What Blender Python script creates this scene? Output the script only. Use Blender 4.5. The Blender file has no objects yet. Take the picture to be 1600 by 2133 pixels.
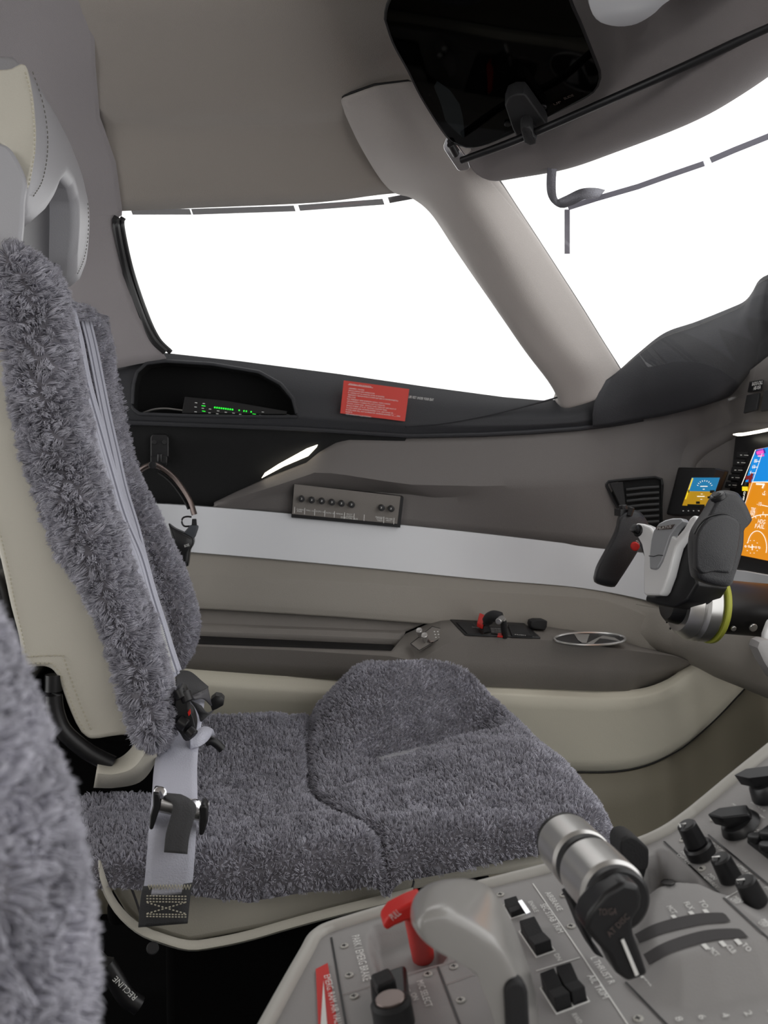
import bpy, bmesh, math, random
import numpy as np
from mathutils import Vector, Matrix
random.seed(7); rng=np.random.default_rng(7)
SC=bpy.context.scene; COL=SC.collection
# ------------------------------------------------------------------ camera
ZC=0.85; FPX=2000.0
YAW=math.radians(8.0); PIT=math.radians(2.9)
Fw=Vector((math.sin(YAW)*math.cos(PIT), math.cos(YAW)*math.cos(PIT), -math.sin(PIT)))
Rt=Vector((math.cos(YAW),-math.sin(YAW),0)); Up=Rt.cross(Fw)
cd=bpy.data.cameras.new('camera'); cam=bpy.data.objects.new('camera',cd); COL.objects.link(cam)
M=Matrix((Rt,Up,-Fw)).transposed().to_4x4(); M.translation=Vector((0,0,ZC)); cam.matrix_world=M
cd.sensor_fit='VERTICAL'; cd.sensor_height=36; cd.lens=36*FPX/2133; cd.clip_start=.02
cd.dof.use_dof=True; cd.dof.focus_distance=1.15; cd.dof.aperture_fstop=11
SC.camera=cam
# ------------------------------------------------------------------ light
w=bpy.data.worlds.new('world'); SC.world=w; w.use_nodes=True
bg=w.node_tree.nodes['Background']; bg.inputs[0].default_value=(1,.995,.985,1); bg.inputs[1].default_value=1.7
def area(name,loc,target,size,power,color):
    l=bpy.data.lights.new(name,'AREA'); l.shape='RECTANGLE'; l.size=size[0]; l.size_y=size[1]; l.energy=power; l.color=color
    o=bpy.data.objects.new(name,l); COL.objects.link(o); o.location=loc
    o.rotation_euler=(Vector(target)-Vector(loc)).to_track_quat('-Z','Y').to_euler(); return o
area('cabin_fill',(-.9,-.55,1.35),(.2,1.2,.6),(.5,.5),5.0,(1,.97,.92))  # added soft fill lamp, stands in for light from the cabin behind
vs=SC.view_settings; vs.view_transform='Standard'; vs.look='None'; vs.exposure=0; vs.gamma=1; vs.use_curve_mapping=False
# ------------------------------------------------------------------ pixel -> place helpers
def ray(px,py):
    return Rt*((px-800)/FPX)+Up*((1066.5-py)/FPX)+Fw
O=Vector((0,0,ZC))
def onY(px,py,Y): d=ray(px,py); return O+d*(Y/d.y)
def onZ(px,py,z): d=ray(px,py); return O+d*((z-ZC)/d.z)
def onP(px,py,p,n):
    d=ray(px,py); n=Vector(n); return O+d*((Vector(p)-O).dot(n)/d.dot(n))
PLAN=[(-.9,1.62),(.40,1.62),(.52,1.615),(.62,1.60),(.70,1.575),(.76,1.54),(.79,1.49),(.80,1.40),(.80,.2)]
def W(px,py,off=0.0):
    """point on the inner side wall, pushed inboard by off"""
    d=ray(px,py); r=d.x/d.y
    pts=[]
    for (x,y) in PLAN:
        k=min(1,max(0,(x-.55)/.25)); pts.append((x-off*k,y-off*(1-.4*k)))
    for a,b in zip(pts[:-1],pts[1:]):
        # a+(b-a)t : x=r*y
        den=(b[0]-a[0])-r*(b[1]-a[1])
        if abs(den)<1e-9: continue
        t=(r*a[1]-a[0])/den
        if -1e-6<=t<=1+1e-6:
            Y=a[1]+(b[1]-a[1])*t; return onY(px,py,Y)
    return onY(px,py,pts[0][1])
ZP=[(-.3,.470),(.0,.476),(.063,.481),(.237,.512),(.324,.531),(.37,.556),(.434,.604),(.56,.70),(.8,.80)]
def zp(X):
    for a,b in zip(ZP[:-1],ZP[1:]):
        if X<=b[0]: return a[1]+(b[1]-a[1])*(X-a[0])/(b[0]-a[0])
    return ZP[-1][1]
def PD(px,py,off=0.0):
    """point on the sloping top of the centre pedestal"""
    d=ray(px,py); lo,hi=.15,2.5
    f=lambda t:(ZC+d.z*t)-(zp(d.x*t)+off)
    for _ in range(50):
        m=(lo+hi)/2
        if f(m)>0: lo=m
        else: hi=m
    return O+d*lo
# ------------------------------------------------------------------ materials
MATS={}
def lin(c): return tuple(((v/255)/12.92 if v/255<=.04045 else ((v/255+.055)/1.055)**2.4) for v in c)
def mat(name,rgb,rough=.6,metal=0,bump=0,bscale=400,var=0,vscale=20,emit=0,sheen=0,coat=0,srgb=True,spec=.5):
    if name in MATS: return MATS[name]
    m=bpy.data.materials.new(name); m.use_nodes=True; nt=m.node_tree; b=nt.nodes['Principled BSDF']
    c=lin(rgb) if srgb else rgb
    b.inputs['Base Color'].default_value=(*c,1); b.inputs['Roughness'].default_value=rough; b.inputs['Metallic'].default_value=metal
    b.inputs['Specular IOR Level'].default_value=spec
    if sheen: b.inputs['Sheen Weight'].default_value=sheen
    if coat: b.inputs['Coat Weight'].default_value=coat; b.inputs['Coat Roughness'].default_value=.15
    if emit: b.inputs['Emission Color'].default_value=(*c,1); b.inputs['Emission Strength'].default_value=emit
    tc=nt.nodes.new('ShaderNodeTexCoord')
    if bump:
        n=nt.nodes.new('ShaderNodeTexNoise'); n.inputs['Scale'].default_value=bscale; n.inputs['Detail'].default_value=3
        nt.links.new(tc.outputs['Object'],n.inputs['Vector'])
        bp=nt.nodes.new('ShaderNodeBump'); bp.inputs['Strength'].default_value=bump; bp.inputs['Distance'].default_value=.001
        nt.links.new(n.outputs[0],bp.inputs['Height']); nt.links.new(bp.outputs[0],b.inputs['Normal'])
    if var:
        n=nt.nodes.new('ShaderNodeTexNoise'); n.inputs['Scale'].default_value=vscale; n.inputs['Detail'].default_value=4
        nt.links.new(tc.outputs['Object'],n.inputs['Vector'])
        r=nt.nodes.new('ShaderNodeMapRange'); r.inputs[1].default_value=.3; r.inputs[2].default_value=.7; r.inputs[3].default_value=1-var; r.inputs[4].default_value=1+var
        nt.links.new(n.outputs[0],r.inputs[0])
        mx=nt.nodes.new('ShaderNodeVectorMath'); mx.operation='SCALE'; mx.inputs[0].default_value=c
        nt.links.new(r.outputs[0],mx.inputs['Scale']); nt.links.new(mx.outputs[0],b.inputs['Base Color'])
    MATS[name]=m; return m
LINER=mat('headliner fabric',(156,149,142),.95,bump=.5,bscale=900,sheen=.2)
LINER2=mat('grey lining fabric',(152,147,149),.9,bump=.5,bscale=900,sheen=.2)
PILLAR=mat('pillar fabric',(176,170,166),.9,bump=.5,bscale=1000,sheen=.2)
BELT=mat('dark stitched leather',(46,47,51),.62,bump=.4,bscale=700)
BLACKF=mat('black lining fabric',(10,11,12),.9,bump=.4,bscale=900)
GPANEL=mat('grey grained panel',(110,106,104),.6,bump=.4,bscale=900)
BAND=mat('pale grey lacquer',(216,218,222),.32,coat=.3)
LEDGE=mat('taupe grained trim',(146,141,133),.6,bump=.4,bscale=900)
CONS=mat('console grained plastic',(124,119,114),.6,bump=.4,bscale=900)
BEIGE=mat('beige lower lining',(216,211,194),.55,bump=.15,bscale=500)
OLIVE=mat('olive kick panel',(130,124,108),.6,bump=.2,bscale=500)
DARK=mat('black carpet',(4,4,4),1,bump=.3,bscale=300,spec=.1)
BLK=mat('black plastic',(22,22,24),.38)
BLKM=mat('matt black plastic',(26,26,28),.65,bump=.3,bscale=900)
GRIPL=mat('grip leather',(38,38,41),.36,bump=.5,bscale=1200)
WHITE=mat('white marking',(235,235,232),.6)
HUBW=mat('white hub lacquer',(238,238,238),.2,coat=.5)
HUBG=mat('silver grey hub insert',(176,178,181),.3,metal=.3)
STEEL=mat('brushed steel',(205,204,202),.32,metal=.9)
STEELD=mat('dark bronze metal',(120,108,104),.3,metal=.8)
CHROM=mat('chrome',(225,225,228),.08,metal=1)
YELG=mat('primer green metal',(175,180,70),.5)
RED=mat('signal red',(205,30,22),.45)
REDP=mat('red placard',(214,62,50),.5)
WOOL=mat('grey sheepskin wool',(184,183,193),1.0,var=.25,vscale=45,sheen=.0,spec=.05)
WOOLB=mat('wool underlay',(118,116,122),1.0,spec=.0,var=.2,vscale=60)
LEATH=mat('cream seat leather',(200,196,184),.5,bump=.25,bscale=600)
LEATHG=mat('grey seat leather',(170,170,175),.42,bump=.25,bscale=600)
LEATHD=mat('dark seat leather',(82,81,85),.4,bump=.25,bscale=600)
THREAD=mat('stitch thread',(190,184,165),.8)
THREADG=mat('grey thread',(120,118,112),.8)
WEBS=mat('webbing stripe',(128,129,142),.7)
WEB=mat('grey webbing',(196,197,210),.6,bump=.6,bscale=600)
WEBD=mat('dark webbing',(70,70,72),.8,bump=.6,bscale=600)
PEDM=mat('pedestal paint',(152,150,149),.5,bump=.15,bscale=700)
PEDR=mat('pedestal rim',(182,180,174),.4,coat=.15)
HNDL=mat('grey handle lacquer',(148,146,143),.28,coat=.4)
LABELG=mat('tape grey',(150,150,160),.5)
STRAPG=mat('window tape',(190,190,205),.5)
LEDM=mat('warm light strip',(255,246,225),.5,emit=3.0)
def scr(name,rgb,e=1.0):
    if name in MATS: return MATS[name]
    m=mat(name,rgb,.4,emit=e); m.node_tree.nodes['Principled BSDF'].inputs['Base Color'].default_value=(.01,.01,.01,1); return m
S_BLUE=scr('screen blue',(10,140,225)); S_OR=scr('screen orange',(226,140,20)); S_W=scr('screen white',(255,250,235),1.1)
S_MG=scr('screen magenta',(250,90,200)); S_YL=scr('screen yellow',(250,220,40)); S_RD=scr('screen red',(120,30,35)); S_GN=scr('screen green',(40,255,60),1.3)
S_PU=scr('screen violet',(60,30,150)); S_BK=scr('screen dark',(20,30,20),.2); S_BL2=scr('screen dim blue',(30,125,175),.9); S_OC=scr('screen ochre',(185,140,25),.9)
def glass(name,tint=(1,1,1),g=.05):
    m=bpy.data.materials.new(name); m.use_nodes=True; nt=m.node_tree; nt.nodes.remove(nt.nodes['Principled BSDF'])
    o=nt.nodes['Material Output']; a=nt.nodes.new('ShaderNodeBsdfTransparent'); a.inputs[0].default_value=(*tint,1)
    b=nt.nodes.new('ShaderNodeBsdfGlossy'); b.inputs[1].default_value=.03; x=nt.nodes.new('ShaderNodeMixShader'); x.inputs[0].default_value=g
    nt.links.new(a.outputs[0],x.inputs[1]); nt.links.new(b.outputs[0],x.inputs[2]); nt.links.new(x.outputs[0],o.inputs[0]); return m
GLASS=glass('window glass'); VISG=glass('smoked visor',(.05,.054,.056),.018)
# ------------------------------------------------------------------ mesh builder
def V3(p): return Vector(p)
class MB:
    def __init__(s): s.v=[]; s.f=[]
    def add(s,vs,fs):
        n=len(s.v); s.v+= [tuple(v) for v in vs]; s.f+=[tuple(i+n for i in f) for f in fs]
    def grid(s,rows,closeu=False,closev=False,caps=False):
        m=len(rows[0]); n=len(rows); vs=[p for r in rows for p in r]; fs=[]
        for i in range(n if closev else n-1):
            for j in range(m if closeu else m-1):
                a=i*m+j; b=i*m+(j+1)%m; c=((i+1)%n)*m+(j+1)%m; d=((i+1)%n)*m+j
                fs.append((a,b,c,d))
        if caps: fs.append(tuple(range(m))[::-1]); fs.append(tuple((n-1)*m+j for j in range(m)))
        s.add(vs,fs)
    def box(s,c,h,R=None):
        R=R or Matrix.Identity(3); c=V3(c); vs=[]
        for x in(-1,1):
            for y in(-1,1):
                for z in(-1,1): vs.append(c+R@Vector((x*h[0],y*h[1],z*h[2])))
        s.add(vs,[(0,1,3,2),(4,6,7,5),(0,4,5,1),(2,3,7,6),(0,2,6,4),(1,5,7,3)])
    def tube(s,pts,r,n=12,flat=None,up=(0,0,1)):
        """sweep; r number/list, or (a,b) section list with fixed up hint"""
        pts=[V3(p) for p in pts]; rows=[]
        for i,p in enumerate(pts):
            t=(pts[min(i+1,len(pts)-1)]-pts[max(i-1,0)]).normalized()
            u=V3(up); u=(u-t*u.dot(t)); 
            if u.length<1e-4: u=Vector((1,0,0))-t*t.x
            u.normalize(); v=t.cross(u)
            rr=r[i] if isinstance(r,list) else r
            a,b=(rr if isinstance(rr,tuple) else (rr,rr))
            row=[]
            for k in range(n):
                th=2*math.pi*k/n; cx,sx=math.cos(th),math.sin(th)
                if flat: e=flat; cx=math.copysign(abs(cx)**e,cx); sx=math.copysign(abs(sx)**e,sx)
                row.append(p+v*(a*cx)+u*(b*sx))
            rows.append(row)
        s.grid(rows,closeu=True,caps=True)
    def cyl(s,p,q,r,n=24,r2=None):
        p=V3(p);q=V3(q); L=(q-p); e=min(r*.15,L.length*.2); d=L.normalized(); r2=r if r2 is None else r2
        s.tube([p,p+d*1e-5,p+d*e,q-d*e,q-d*1e-5,q],[max(r-e,.0001)*.98,r-e,r,r2,max(r2-e,.0001),max(r2-e,.0001)*.98],n,up=(.123,.4,.9))
    def slab(s,pts,n,t):
        """closed outline pushed along n by t"""
        pts=[V3(p) for p in pts]; n=V3(n).normalized()*t; m=len(pts)
        s.add(pts+[p+n for p in pts],[tuple(range(m)),tuple(range(2*m-1,m-1,-1))]+[(i,(i+1)%m,(i+1)%m+m,i+m)[::-1] for i in range(m)])
    def pillow(s,pts,n,t,k=7,e=.5,inset=.25,rnd=True):
        """rounded body from a closed outline, half thickness t each side along n"""
        pts=[V3(p) for p in pts]; n=V3(n).normalized(); c=sum(pts,Vector())/len(pts); rows=[]
        R=max((p-c).length for p in pts)
        for i in range(k+1):
            a=-math.pi/2+math.pi*i/k; h=math.sin(a)*t; w=1-inset*(1-math.cos(a)**e) if abs(math.cos(a))>1e-6 else 1-inset
            rows.append([c+(p-c)*w+n*h for p in pts])
        s.grid(rows,closeu=True,caps=True)
    def build(s,name,m,parent=None,smooth=True,ang=40,bev=0,sub=0,solid=0,soff=-1):
        me=bpy.data.meshes.new(name); me.from_pydata(s.v,[],s.f)
        bm=bmesh.new(); bm.from_mesh(me); bmesh.ops.recalc_face_normals(bm,faces=bm.faces); bm.to_mesh(me); bm.free()
        for mm in (m if isinstance(m,list) else [m]): me.materials.append(mm)
        if smooth:
            me.shade_smooth()
            if ang: me.set_sharp_from_angle(angle=math.radians(ang))
        o=bpy.data.objects.new(name,me); COL.objects.link(o)
        if solid:
            q=o.modifiers.new('solid','SOLIDIFY'); q.thickness=solid; q.offset=soff
        if bev:
            q=o.modifiers.new('bevel','BEVEL'); q.width=bev; q.segments=3; q.limit_method='ANGLE'; q.harden_normals=False
        if sub:
            q=o.modifiers.new('sub','SUBSURF'); q.levels=sub; q.render_levels=sub
        if parent is not None:
            o.parent=parent; o.matrix_parent_inverse=parent.matrix_world.inverted()
        return o
def tag(o,label=None,cat=None,group=None,kind=None):
    if label: o['label']=label
    if cat: o['category']=cat
    if group: o['group']=group
    if kind: o['kind']=kind
    return o
def empty(name,loc,label,cat,group=None):
    o=bpy.data.objects.new(name,None); COL.objects.link(o); o.location=loc; o.empty_display_size=.02
    o.matrix_world=Matrix.Translation(loc)
    return tag(o,label,cat,group)
def resamp(pts,n):
    pts=[np.array(p,float) for p in pts]; d=[0]
    for a,b in zip(pts[:-1],pts[1:]): d.append(d[-1]+np.linalg.norm(b-a))
    out=[]
    for i in range(n):
        t=d[-1]*i/(n-1); k=0
        while k<len(d)-2 and d[k+1]<t: k+=1
        u=(t-d[k])/(d[k+1]-d[k]) if d[k+1]>d[k] else 0; out.append(pts[k]+(pts[k+1]-pts[k])*u)
    return out
def spline(pts,n):
    """catmull-rom through tuples, evenly resampled"""
    P=[np.array(p,float) for p in pts]; P=[2*P[0]-P[1]]+P+[2*P[-1]-P[-2]]; out=[]
    for i in range(1,len(P)-2):
        for k in range(10):
            t=k/10; a,b,c,d=P[i-1:i+3]
            out.append(.5*((2*b)+(c-a)*t+(2*a-5*b+4*c-d)*t*t+(3*b-a-3*c+d)*t**3))
    out.append(P[-2]); return resamp(out,n)
def wall_loft(name,rows,m,parent=None,n=60,smooth_rows=True,k=1,solid=.006,**kw):
    """rows: (pixel polyline, inboard offset or list) from top to bottom"""
    R=[]
    for pl,off in rows:
        pts=[(*p[:2],p[2] if len(p)>2 else off) for p in pl]
        pts=spline(pts,n) if smooth_rows and len(pts)>2 else resamp(pts,n)
        R.append(pts)
    RR=[]
    for i in range(len(R)-1):
        for q in range(k):
            t=q/k; RR.append([a+(b-a)*t for a,b in zip(R[i],R[i+1])])
    RR.append(R[-1])
    mb=MB(); mb.grid([[W(*p) for p in r] for r in RR])
    return mb.build(name,m,parent,solid=solid,soff=-1 if kw.pop('flip',True) else 1,**kw)
def text(txt,p0,p1,n,h=None,m=None,parent=None,off=.0006,name='lettering',extr=0):
    """lettering from p0 to p1 on a surface facing n"""
    p0=V3(p0);p1=V3(p1);n=V3(n).normalized(); x=(p1-p0); L=x.length; x.normalize(); n=(n-x*n.dot(x)).normalized(); y=n.cross(x)
    cu=bpy.data.curves.new('t','FONT'); cu.body=txt; cu.size=1; cu.resolution_u=2; to=bpy.data.objects.new('t',cu); COL.objects.link(to)
    dg=bpy.context.evaluated_depsgraph_get(); dg.update(); me=bpy.data.meshes.new_from_object(to.evaluated_get(dg))
    bpy.data.objects.remove(to); 
    vs=[v.co.copy() for v in me.vertices]; fs=[tuple(p.vertices) for p in me.polygons]
    x0=min(v.x for v in vs); x1=max(v.x for v in vs); sx=L/(x1-x0); 
    y0=0; y1=.72*txt.count('\n')*0+.72; sy=(h/y1) if h else sx
    mb=MB(); mb.add([p0+x*((v.x-x0)*sx)+y*(v.y*sy)+n*off for v in vs],fs)
    bpy.data.meshes.remove(me)
    return mb.build(name,m or WHITE,parent,smooth=False)
def merge_into(mb,o):
    me=o.data; mb.add([v.co for v in me.vertices],[tuple(p.vertices) for p in me.polygons]); bpy.data.objects.remove(o)
# wool: strands as fine three sided cones, clumped
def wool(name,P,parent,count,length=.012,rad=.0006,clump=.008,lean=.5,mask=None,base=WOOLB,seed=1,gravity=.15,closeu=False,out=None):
    """P: array (n,m,3) surface grid, outward normals = du x dv"""
    r=np.random.default_rng(seed); P=np.array(P,float); n,m,_=P.shape
    if closeu: P=np.concatenate([P,P[:,:1]],1); m+=1
    du=np.gradient(P,axis=1); dv=np.gradient(P,axis=0); N=np.cross(du,dv); N/=np.linalg.norm(N,axis=2,keepdims=True)+1e-12
    ref=(P-P.mean(1,keepdims=True)) if out is None else np.array(out,float)
    if (N*ref).sum()<0: N=-N
    if closeu: N[:,0]=N[:,-1]=(N[:,0]+N[:,-1])/2
    A=np.linalg.norm(np.cross(P[1:,:-1]-P[:-1,:-1],P[:-1,1:]-P[:-1,:-1]),axis=2)
    if mask is not None: A=A*mask[:-1,:-1]
    pr=(A/A.sum()).ravel()
    def sample(k):
        idx=r.choice(len(pr),k,p=pr); i=idx//(m-1); j=idx%(m-1); a=r.random((k,1)); b=r.random((k,1))
        bl=lambda Q:(Q[i,j]*(1-a)+Q[i+1,j]*a)*(1-b)+(Q[i,j+1]*(1-a)+Q[i+1,j+1]*a)*b
        return bl(P),bl(N)
    area_=A.sum(); nc=max(50,int(area_/(clump*clump)))
    CP,CN=sample(nc); CN/=np.linalg.norm(CN,axis=1,keepdims=True)
    cd_=CN+lean*r.normal(size=CN.shape); cd_[:,2]-=gravity; cd_/=np.linalg.norm(cd_,axis=1,keepdims=True); cl=length*(.75+.5*r.random((nc,1)))
    SP,SN=sample(count)
    # nearest clump through hash grid
    from mathutils.kdtree import KDTree
    kd=KDTree(nc)
    for q in range(nc): kd.insert(CP[q],q)
    kd.balance(); near=np.array([kd.find(p)[1] for p in SP])
    tip=CP[near]+cd_[near]*cl[near]; own=SP+SN*length
    tip=tip*.62+own*.38+r.normal(size=SP.shape)*length*.10
    mid=(SP+tip)/2+SN*length*.22+r.normal(size=SP.shape)*length*.07
    root=SP-SN*.0015
    d=tip-root; d/=np.linalg.norm(d,axis=1,keepdims=True); s1=np.cross(d,[.3,.5,.81]); s1/=np.linalg.norm(s1,axis=1,keepdims=True)+1e-9; s2=np.cross(d,s1)
    vs=np.empty((count,7,3)); rr=rad*(.7+.6*r.random((count,1)))
    for k in range(3):
        th=2*math.pi*k/3; o=s1*math.cos(th)+s2*math.sin(th); vs[:,k]=root+o*rr; vs[:,3+k]=mid+o*rr*.85
    vs[:,6]=tip
    base_i=(np.arange(count)*7)[:,None]
    q4=np.array([[0,1,4,3],[1,2,5,4],[2,0,3,5]]); q3=np.array([[3,4,6],[4,5,6],[5,3,6]])
    nb=n*m; bv=P.reshape(-1,3)
    I,J=np.meshgrid(np.arange(n-1),np.arange(m-1),indexing='ij'); a=(I*m+J).ravel(); bq=np.stack([a,a+1,a+1+m,a+m],1)
    quads=np.concatenate([bq,(q4[None]+base_i[:,:,None]+nb).reshape(-1,4)]); tris=(q3[None]+base_i[:,:,None]+nb).reshape(-1,3)
    me=bpy.data.meshes.new(name); allv=np.concatenate([bv,vs.reshape(-1,3)])
    me.vertices.add(len(allv)); me.vertices.foreach_set('co',allv.ravel())
    nl=len(quads)*4+len(tris)*3; me.loops.add(nl); me.loops.foreach_set('vertex_index',np.concatenate([quads.ravel(),tris.ravel()]))
    me.polygons.add(len(quads)+len(tris)); st=np.concatenate([np.arange(len(quads))*4,len(quads)*4+np.arange(len(tris))*3]); me.polygons.foreach_set('loop_start',st)
    mi=np.concatenate([np.zeros(len(bq)),np.ones(len(quads)-len(bq)+len(tris))]).astype(int); 
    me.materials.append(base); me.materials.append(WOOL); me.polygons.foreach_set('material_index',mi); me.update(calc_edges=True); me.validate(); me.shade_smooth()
    o=bpy.data.objects.new(name,me); COL.objects.link(o)
    if parent is not None: o.parent=parent; o.matrix_parent_inverse=parent.matrix_world.inverted()
    return o
def struct(o): o['kind']='structure'; return o
def noise3(P,s,seed=0):
    """cheap smooth lump noise from summed sines"""
    r=np.random.default_rng(seed); o=np.zeros(P.shape[:-1])
    for _ in range(10):
        k=r.normal(size=3); k=k/np.linalg.norm(k)*s*(.6+.8*r.random()); o+=np.sin(P@k+r.random()*6.28)
    return o/4
#=====PART: SHELL
# ------------------------------------------------------------------ setting: outer skin and floor
def boxobj(name,c,h,m,kind='structure'):
    b=MB(); b.box(c,h); o=b.build(name,m); o['kind']=kind; return o
boxobj('floor',(0,.3,-.02),(1.3,1.7,.02),DARK)
# body shell behind the visible trim, below sill
b=MB(); b.box((-.1,1.83,.45),(1.4,.03,.47)); b.box((-1.0,1.83,1.2),(.5,.03,.4)); struct(b.build('wall_left',DARK))
boxobj('wall_right',(-.35,-1.0,.5),(1.0,.03,.5),LINER2)
boxobj('wall_back',(-1.3,-.35,.7),(.03,.62,.7),LINER2)
# ceiling: profile across, from the left wall to the right
CE=[(1.80,1.18),(1.62,1.275),(1.43,1.375),(1.15,1.405),(.6,1.43),(0,1.44),(-.6,1.42),(-1.02,1.33)]
# headliner (traced lower edge) ------------------------------------------------
top_edge=[(247,438),(400,432),(612,423),(700,416),(790,403),(830,399),(870,400)]
wall_loft('ceiling',[([(-300,-420,.62),(185,-420,.62),(900,-420,.62),(1200,-420,.62)],.62),
  ([(-150,-20,.42),(185,-20,.42),(800,-20,.42),(1000,-20,.42)],.42),
  ([(205,215,.24),(400,222,.24),(700,215,.24),(850,180,.24),(900,170,.24)],.24),
  ([(212,245,.205),(400,252,.205),(700,243,.205),(860,220,.205),(920,220,.205)],.205),
  ([(236,432,.078),(400,425,.078),(612,416,.078),(700,409,.078),(790,397,.078),(870,390,.078),(960,380,.078)],.075)],LINER,n=70,k=6,solid=.01,sub=0)['kind']='structure'
o=bpy.data.objects['ceiling']
# rest of the roof above and behind the camera
b=MB(); rows=[]
for x in (-1.3,-.6,-.21,0,.3,.55): rows.append([(x,y,z) for y,z in [(1.05,1.415),(.6,1.43),(0,1.44),(-.6,1.42),(-1.02,1.33)]])
b.grid(rows); struct(b.build('ceiling',LINER,solid=.01))
# rear post and quarter panel beside the window
wall_loft('trim_1',[([(-120,-60,.50),(60,-60,.47),(187,-60,.44)],.44),
  ([(-120,120,.36),(40,120,.34),(196,120,.32)],.3),
  ([(-120,230,.26),(60,230,.25),(206,235,.225)],.2),
  ([(-120,330,.17),(60,330,.17),(240,330,.15)],.14),
  ([(-120,430,.11),(60,430,.11),(253,430,.082)],.06),([(-120,446,.105),(60,446,.105),(252,447,.076)],.06),([(-120,462,.1),(60,462,.1),(238,462,.076)],.06),
  ([(-120,570,.06),(60,570,.06),(256,570,.05)],.03),
  ([(-120,660,.05),(60,660,.05),(290,660,.034)],.03),
  ([(-120,810,.03),(60,800,.03),(346,745,.012)],.0)],LINER2,n=30,k=5,solid=.01)['kind']='structure'
# seam shadow beside headliner, put in as a black strip
b=MB(); b.tube([W(x,y,o_) for x,y,o_ in spline([(184,-30,.425),(196,120,.31),(206,230,.22),(230,320,.15),(243,380,.11),(247,436,.075)],30)],.0035,8)
struct(b.build('trim_2',BLKM))
# window seal on the rear edge
sealp=[(246,452,.078),(243,470,.075),(262,560,.05),(292,650,.03),(318,705,.02),(345,733,.012)]
win=empty('window_1',W(700,600,0),None,None); win['kind']='structure'
b=MB(); b.tube([W(p[0]-1,p[1],p[2]+.010) for p in spline(sealp,40)],.006,8); b.build('window_seal',BLK,win); b=MB(); b.tube([W(p[0]+11,p[1]+1,p[2]+.004) for p in spline(sealp,40)],.0045,8)
b.build('window_seal',BLK,win)
wp=[(250,440,.07),(270,437,.072),(400,433,.07),(612,424,.07),(790,404,.07),(868,398,.07),(905,440,.062),(960,520,.05),(1040,635,.035),(1100,712,.02),(1150,775,.01),(1168,800,.01),(1164,820,.008),(1140,835,.008),(1050,828,.008),(900,808,.008),(700,780,.008),(500,753,.008),(345,737,.008),(322,712,.015),(298,655,.03),(272,560,.05)]
b=MB(); b.grid([[W(x,y,o_-.012) for x,y,o_ in resamp([(235,425,.08),(600,405,.08),(900,380,.08)],30)],[W(x,y,o_-.012) for x,y,o_ in resamp([(285,600,.04),(700,600,.04),(1040,590,.04)],30)],[W(x,y,o_-.012) for x,y,o_ in resamp([(320,760,.01),(700,800,.01),(1190,860,.01)],30)]])
b.build('window_pane',GLASS,win,solid=.003)
#=====PART: BELT
# dark padded belt under the window
beltT=[(-80,800),(120,770),(232,742),(290,728),(345,735),(500,752),(700,778),(900,807),(1050,827),(1130,834),(1165,832),(1230,805),(1285,770)]
beltB=[(-80,880),(120,878),(262,880),(420,886),(620,893),(850,908),(1000,905),(1100,900),(1200,893),(1235,889),(1270,885),(1300,880),(1340,873)]
T=resamp(beltT,90); Bt=resamp(beltB,90)
rows=[]
# pocket is cut out: build belt as ring of columns, faces inside pocket skipped
pock=[(278,800),(285,775),(305,757),(345,752),(440,758),(540,775),(585,800),(610,830),(620,868),(560,868),(400,866),(290,862),(275,850)]
def inpoly(x,y,P):
    c=False
    for i in range(len(P)):
        x1,y1=P[i][:2]; x2,y2=P[i-1][:2]
        if (y1>y)!=(y2>y) and x<(x2-x1)*(y-y1)/(y2-y1)+x1: c=not c
    return c
NR=34; NB=240
T=resamp(beltT,NB); Bt=resamp(beltB,NB)
PX=[[T[j]+(Bt[j]-T[j])*(i/(NR-1)) for j in range(NB)] for i in range(NR)]
def boff(i): 
    t=i/(NR-1); return .003+.032*math.sin(min(1,t*1.5)*math.pi/2)-.008*max(0,t-.8)/.2
# snap pocket rim vertices
pk=[np.array(p,float) for p in resamp(pock+[pock[0]],160)]
ins=[[inpoly(p[0],p[1],pock) for p in r] for r in PX]
vid={}; b=MB(); vs=[]
snap={}
for i in range(NR):
    for j in range(NB):
        p=PX[i][j].copy()
        if ins[i][j]:
            nb=[(i+a,j+c) for a in(-1,0,1) for c in(-1,0,1) if 0<=i+a<NR and 0<=j+c<NB]
            if any(not ins[a][c] for a,c in nb):
                q=min(pk,key=lambda k:(k[0]-p[0])**2+(k[1]-p[1])**2); p=q.copy(); snap[(i,j)]=1
        vs.append(W(p[0],p[1],boff(i)))
fs=[]
for i in range(NR-1):
    for j in range(NB-1):
        cs=[(i,j),(i,j+1),(i+1,j+1),(i+1,j)]
        if all(ins[a][c] for a,c in cs): continue
        fs.append(tuple(a*NB+c for a,c in cs))
b.add(vs,fs); belt=struct(b.build('trim_3',BELT))
# pocket rim and inner walls
b=MB(); rim=[]
c0=np.array([440,815.])
def pk_off(y):
    t=np.interp(y,[745,868],[.25,.95]); return .003+.032*math.sin(min(1,t*1.5)*math.pi/2)
rr0=[W(p[0],p[1],pk_off(p[1])) for p in pk[:-1]]; 
rin=[Vector(p) for p in rr0]
b.grid([[p for p in rr0],[p+Vector((0,.008,0)) for p in rr0],[p+(Vector((0,.075,0))) for p in rr0]],closeu=True)
b.add([p+Vector((0,.075,0)) for p in rr0],[tuple(range(len(rr0)))])
struct(b.build('trim_4',BLACKF))
b=MB(); b.tube([W(p[0],p[1],pk_off(p[1])-.001) for p in pk[:-1]]+[W(pk[0][0],pk[0][1],pk_off(pk[0][1])-.001)],.0028,8); struct(b.build('trim_5',BELT))
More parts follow.
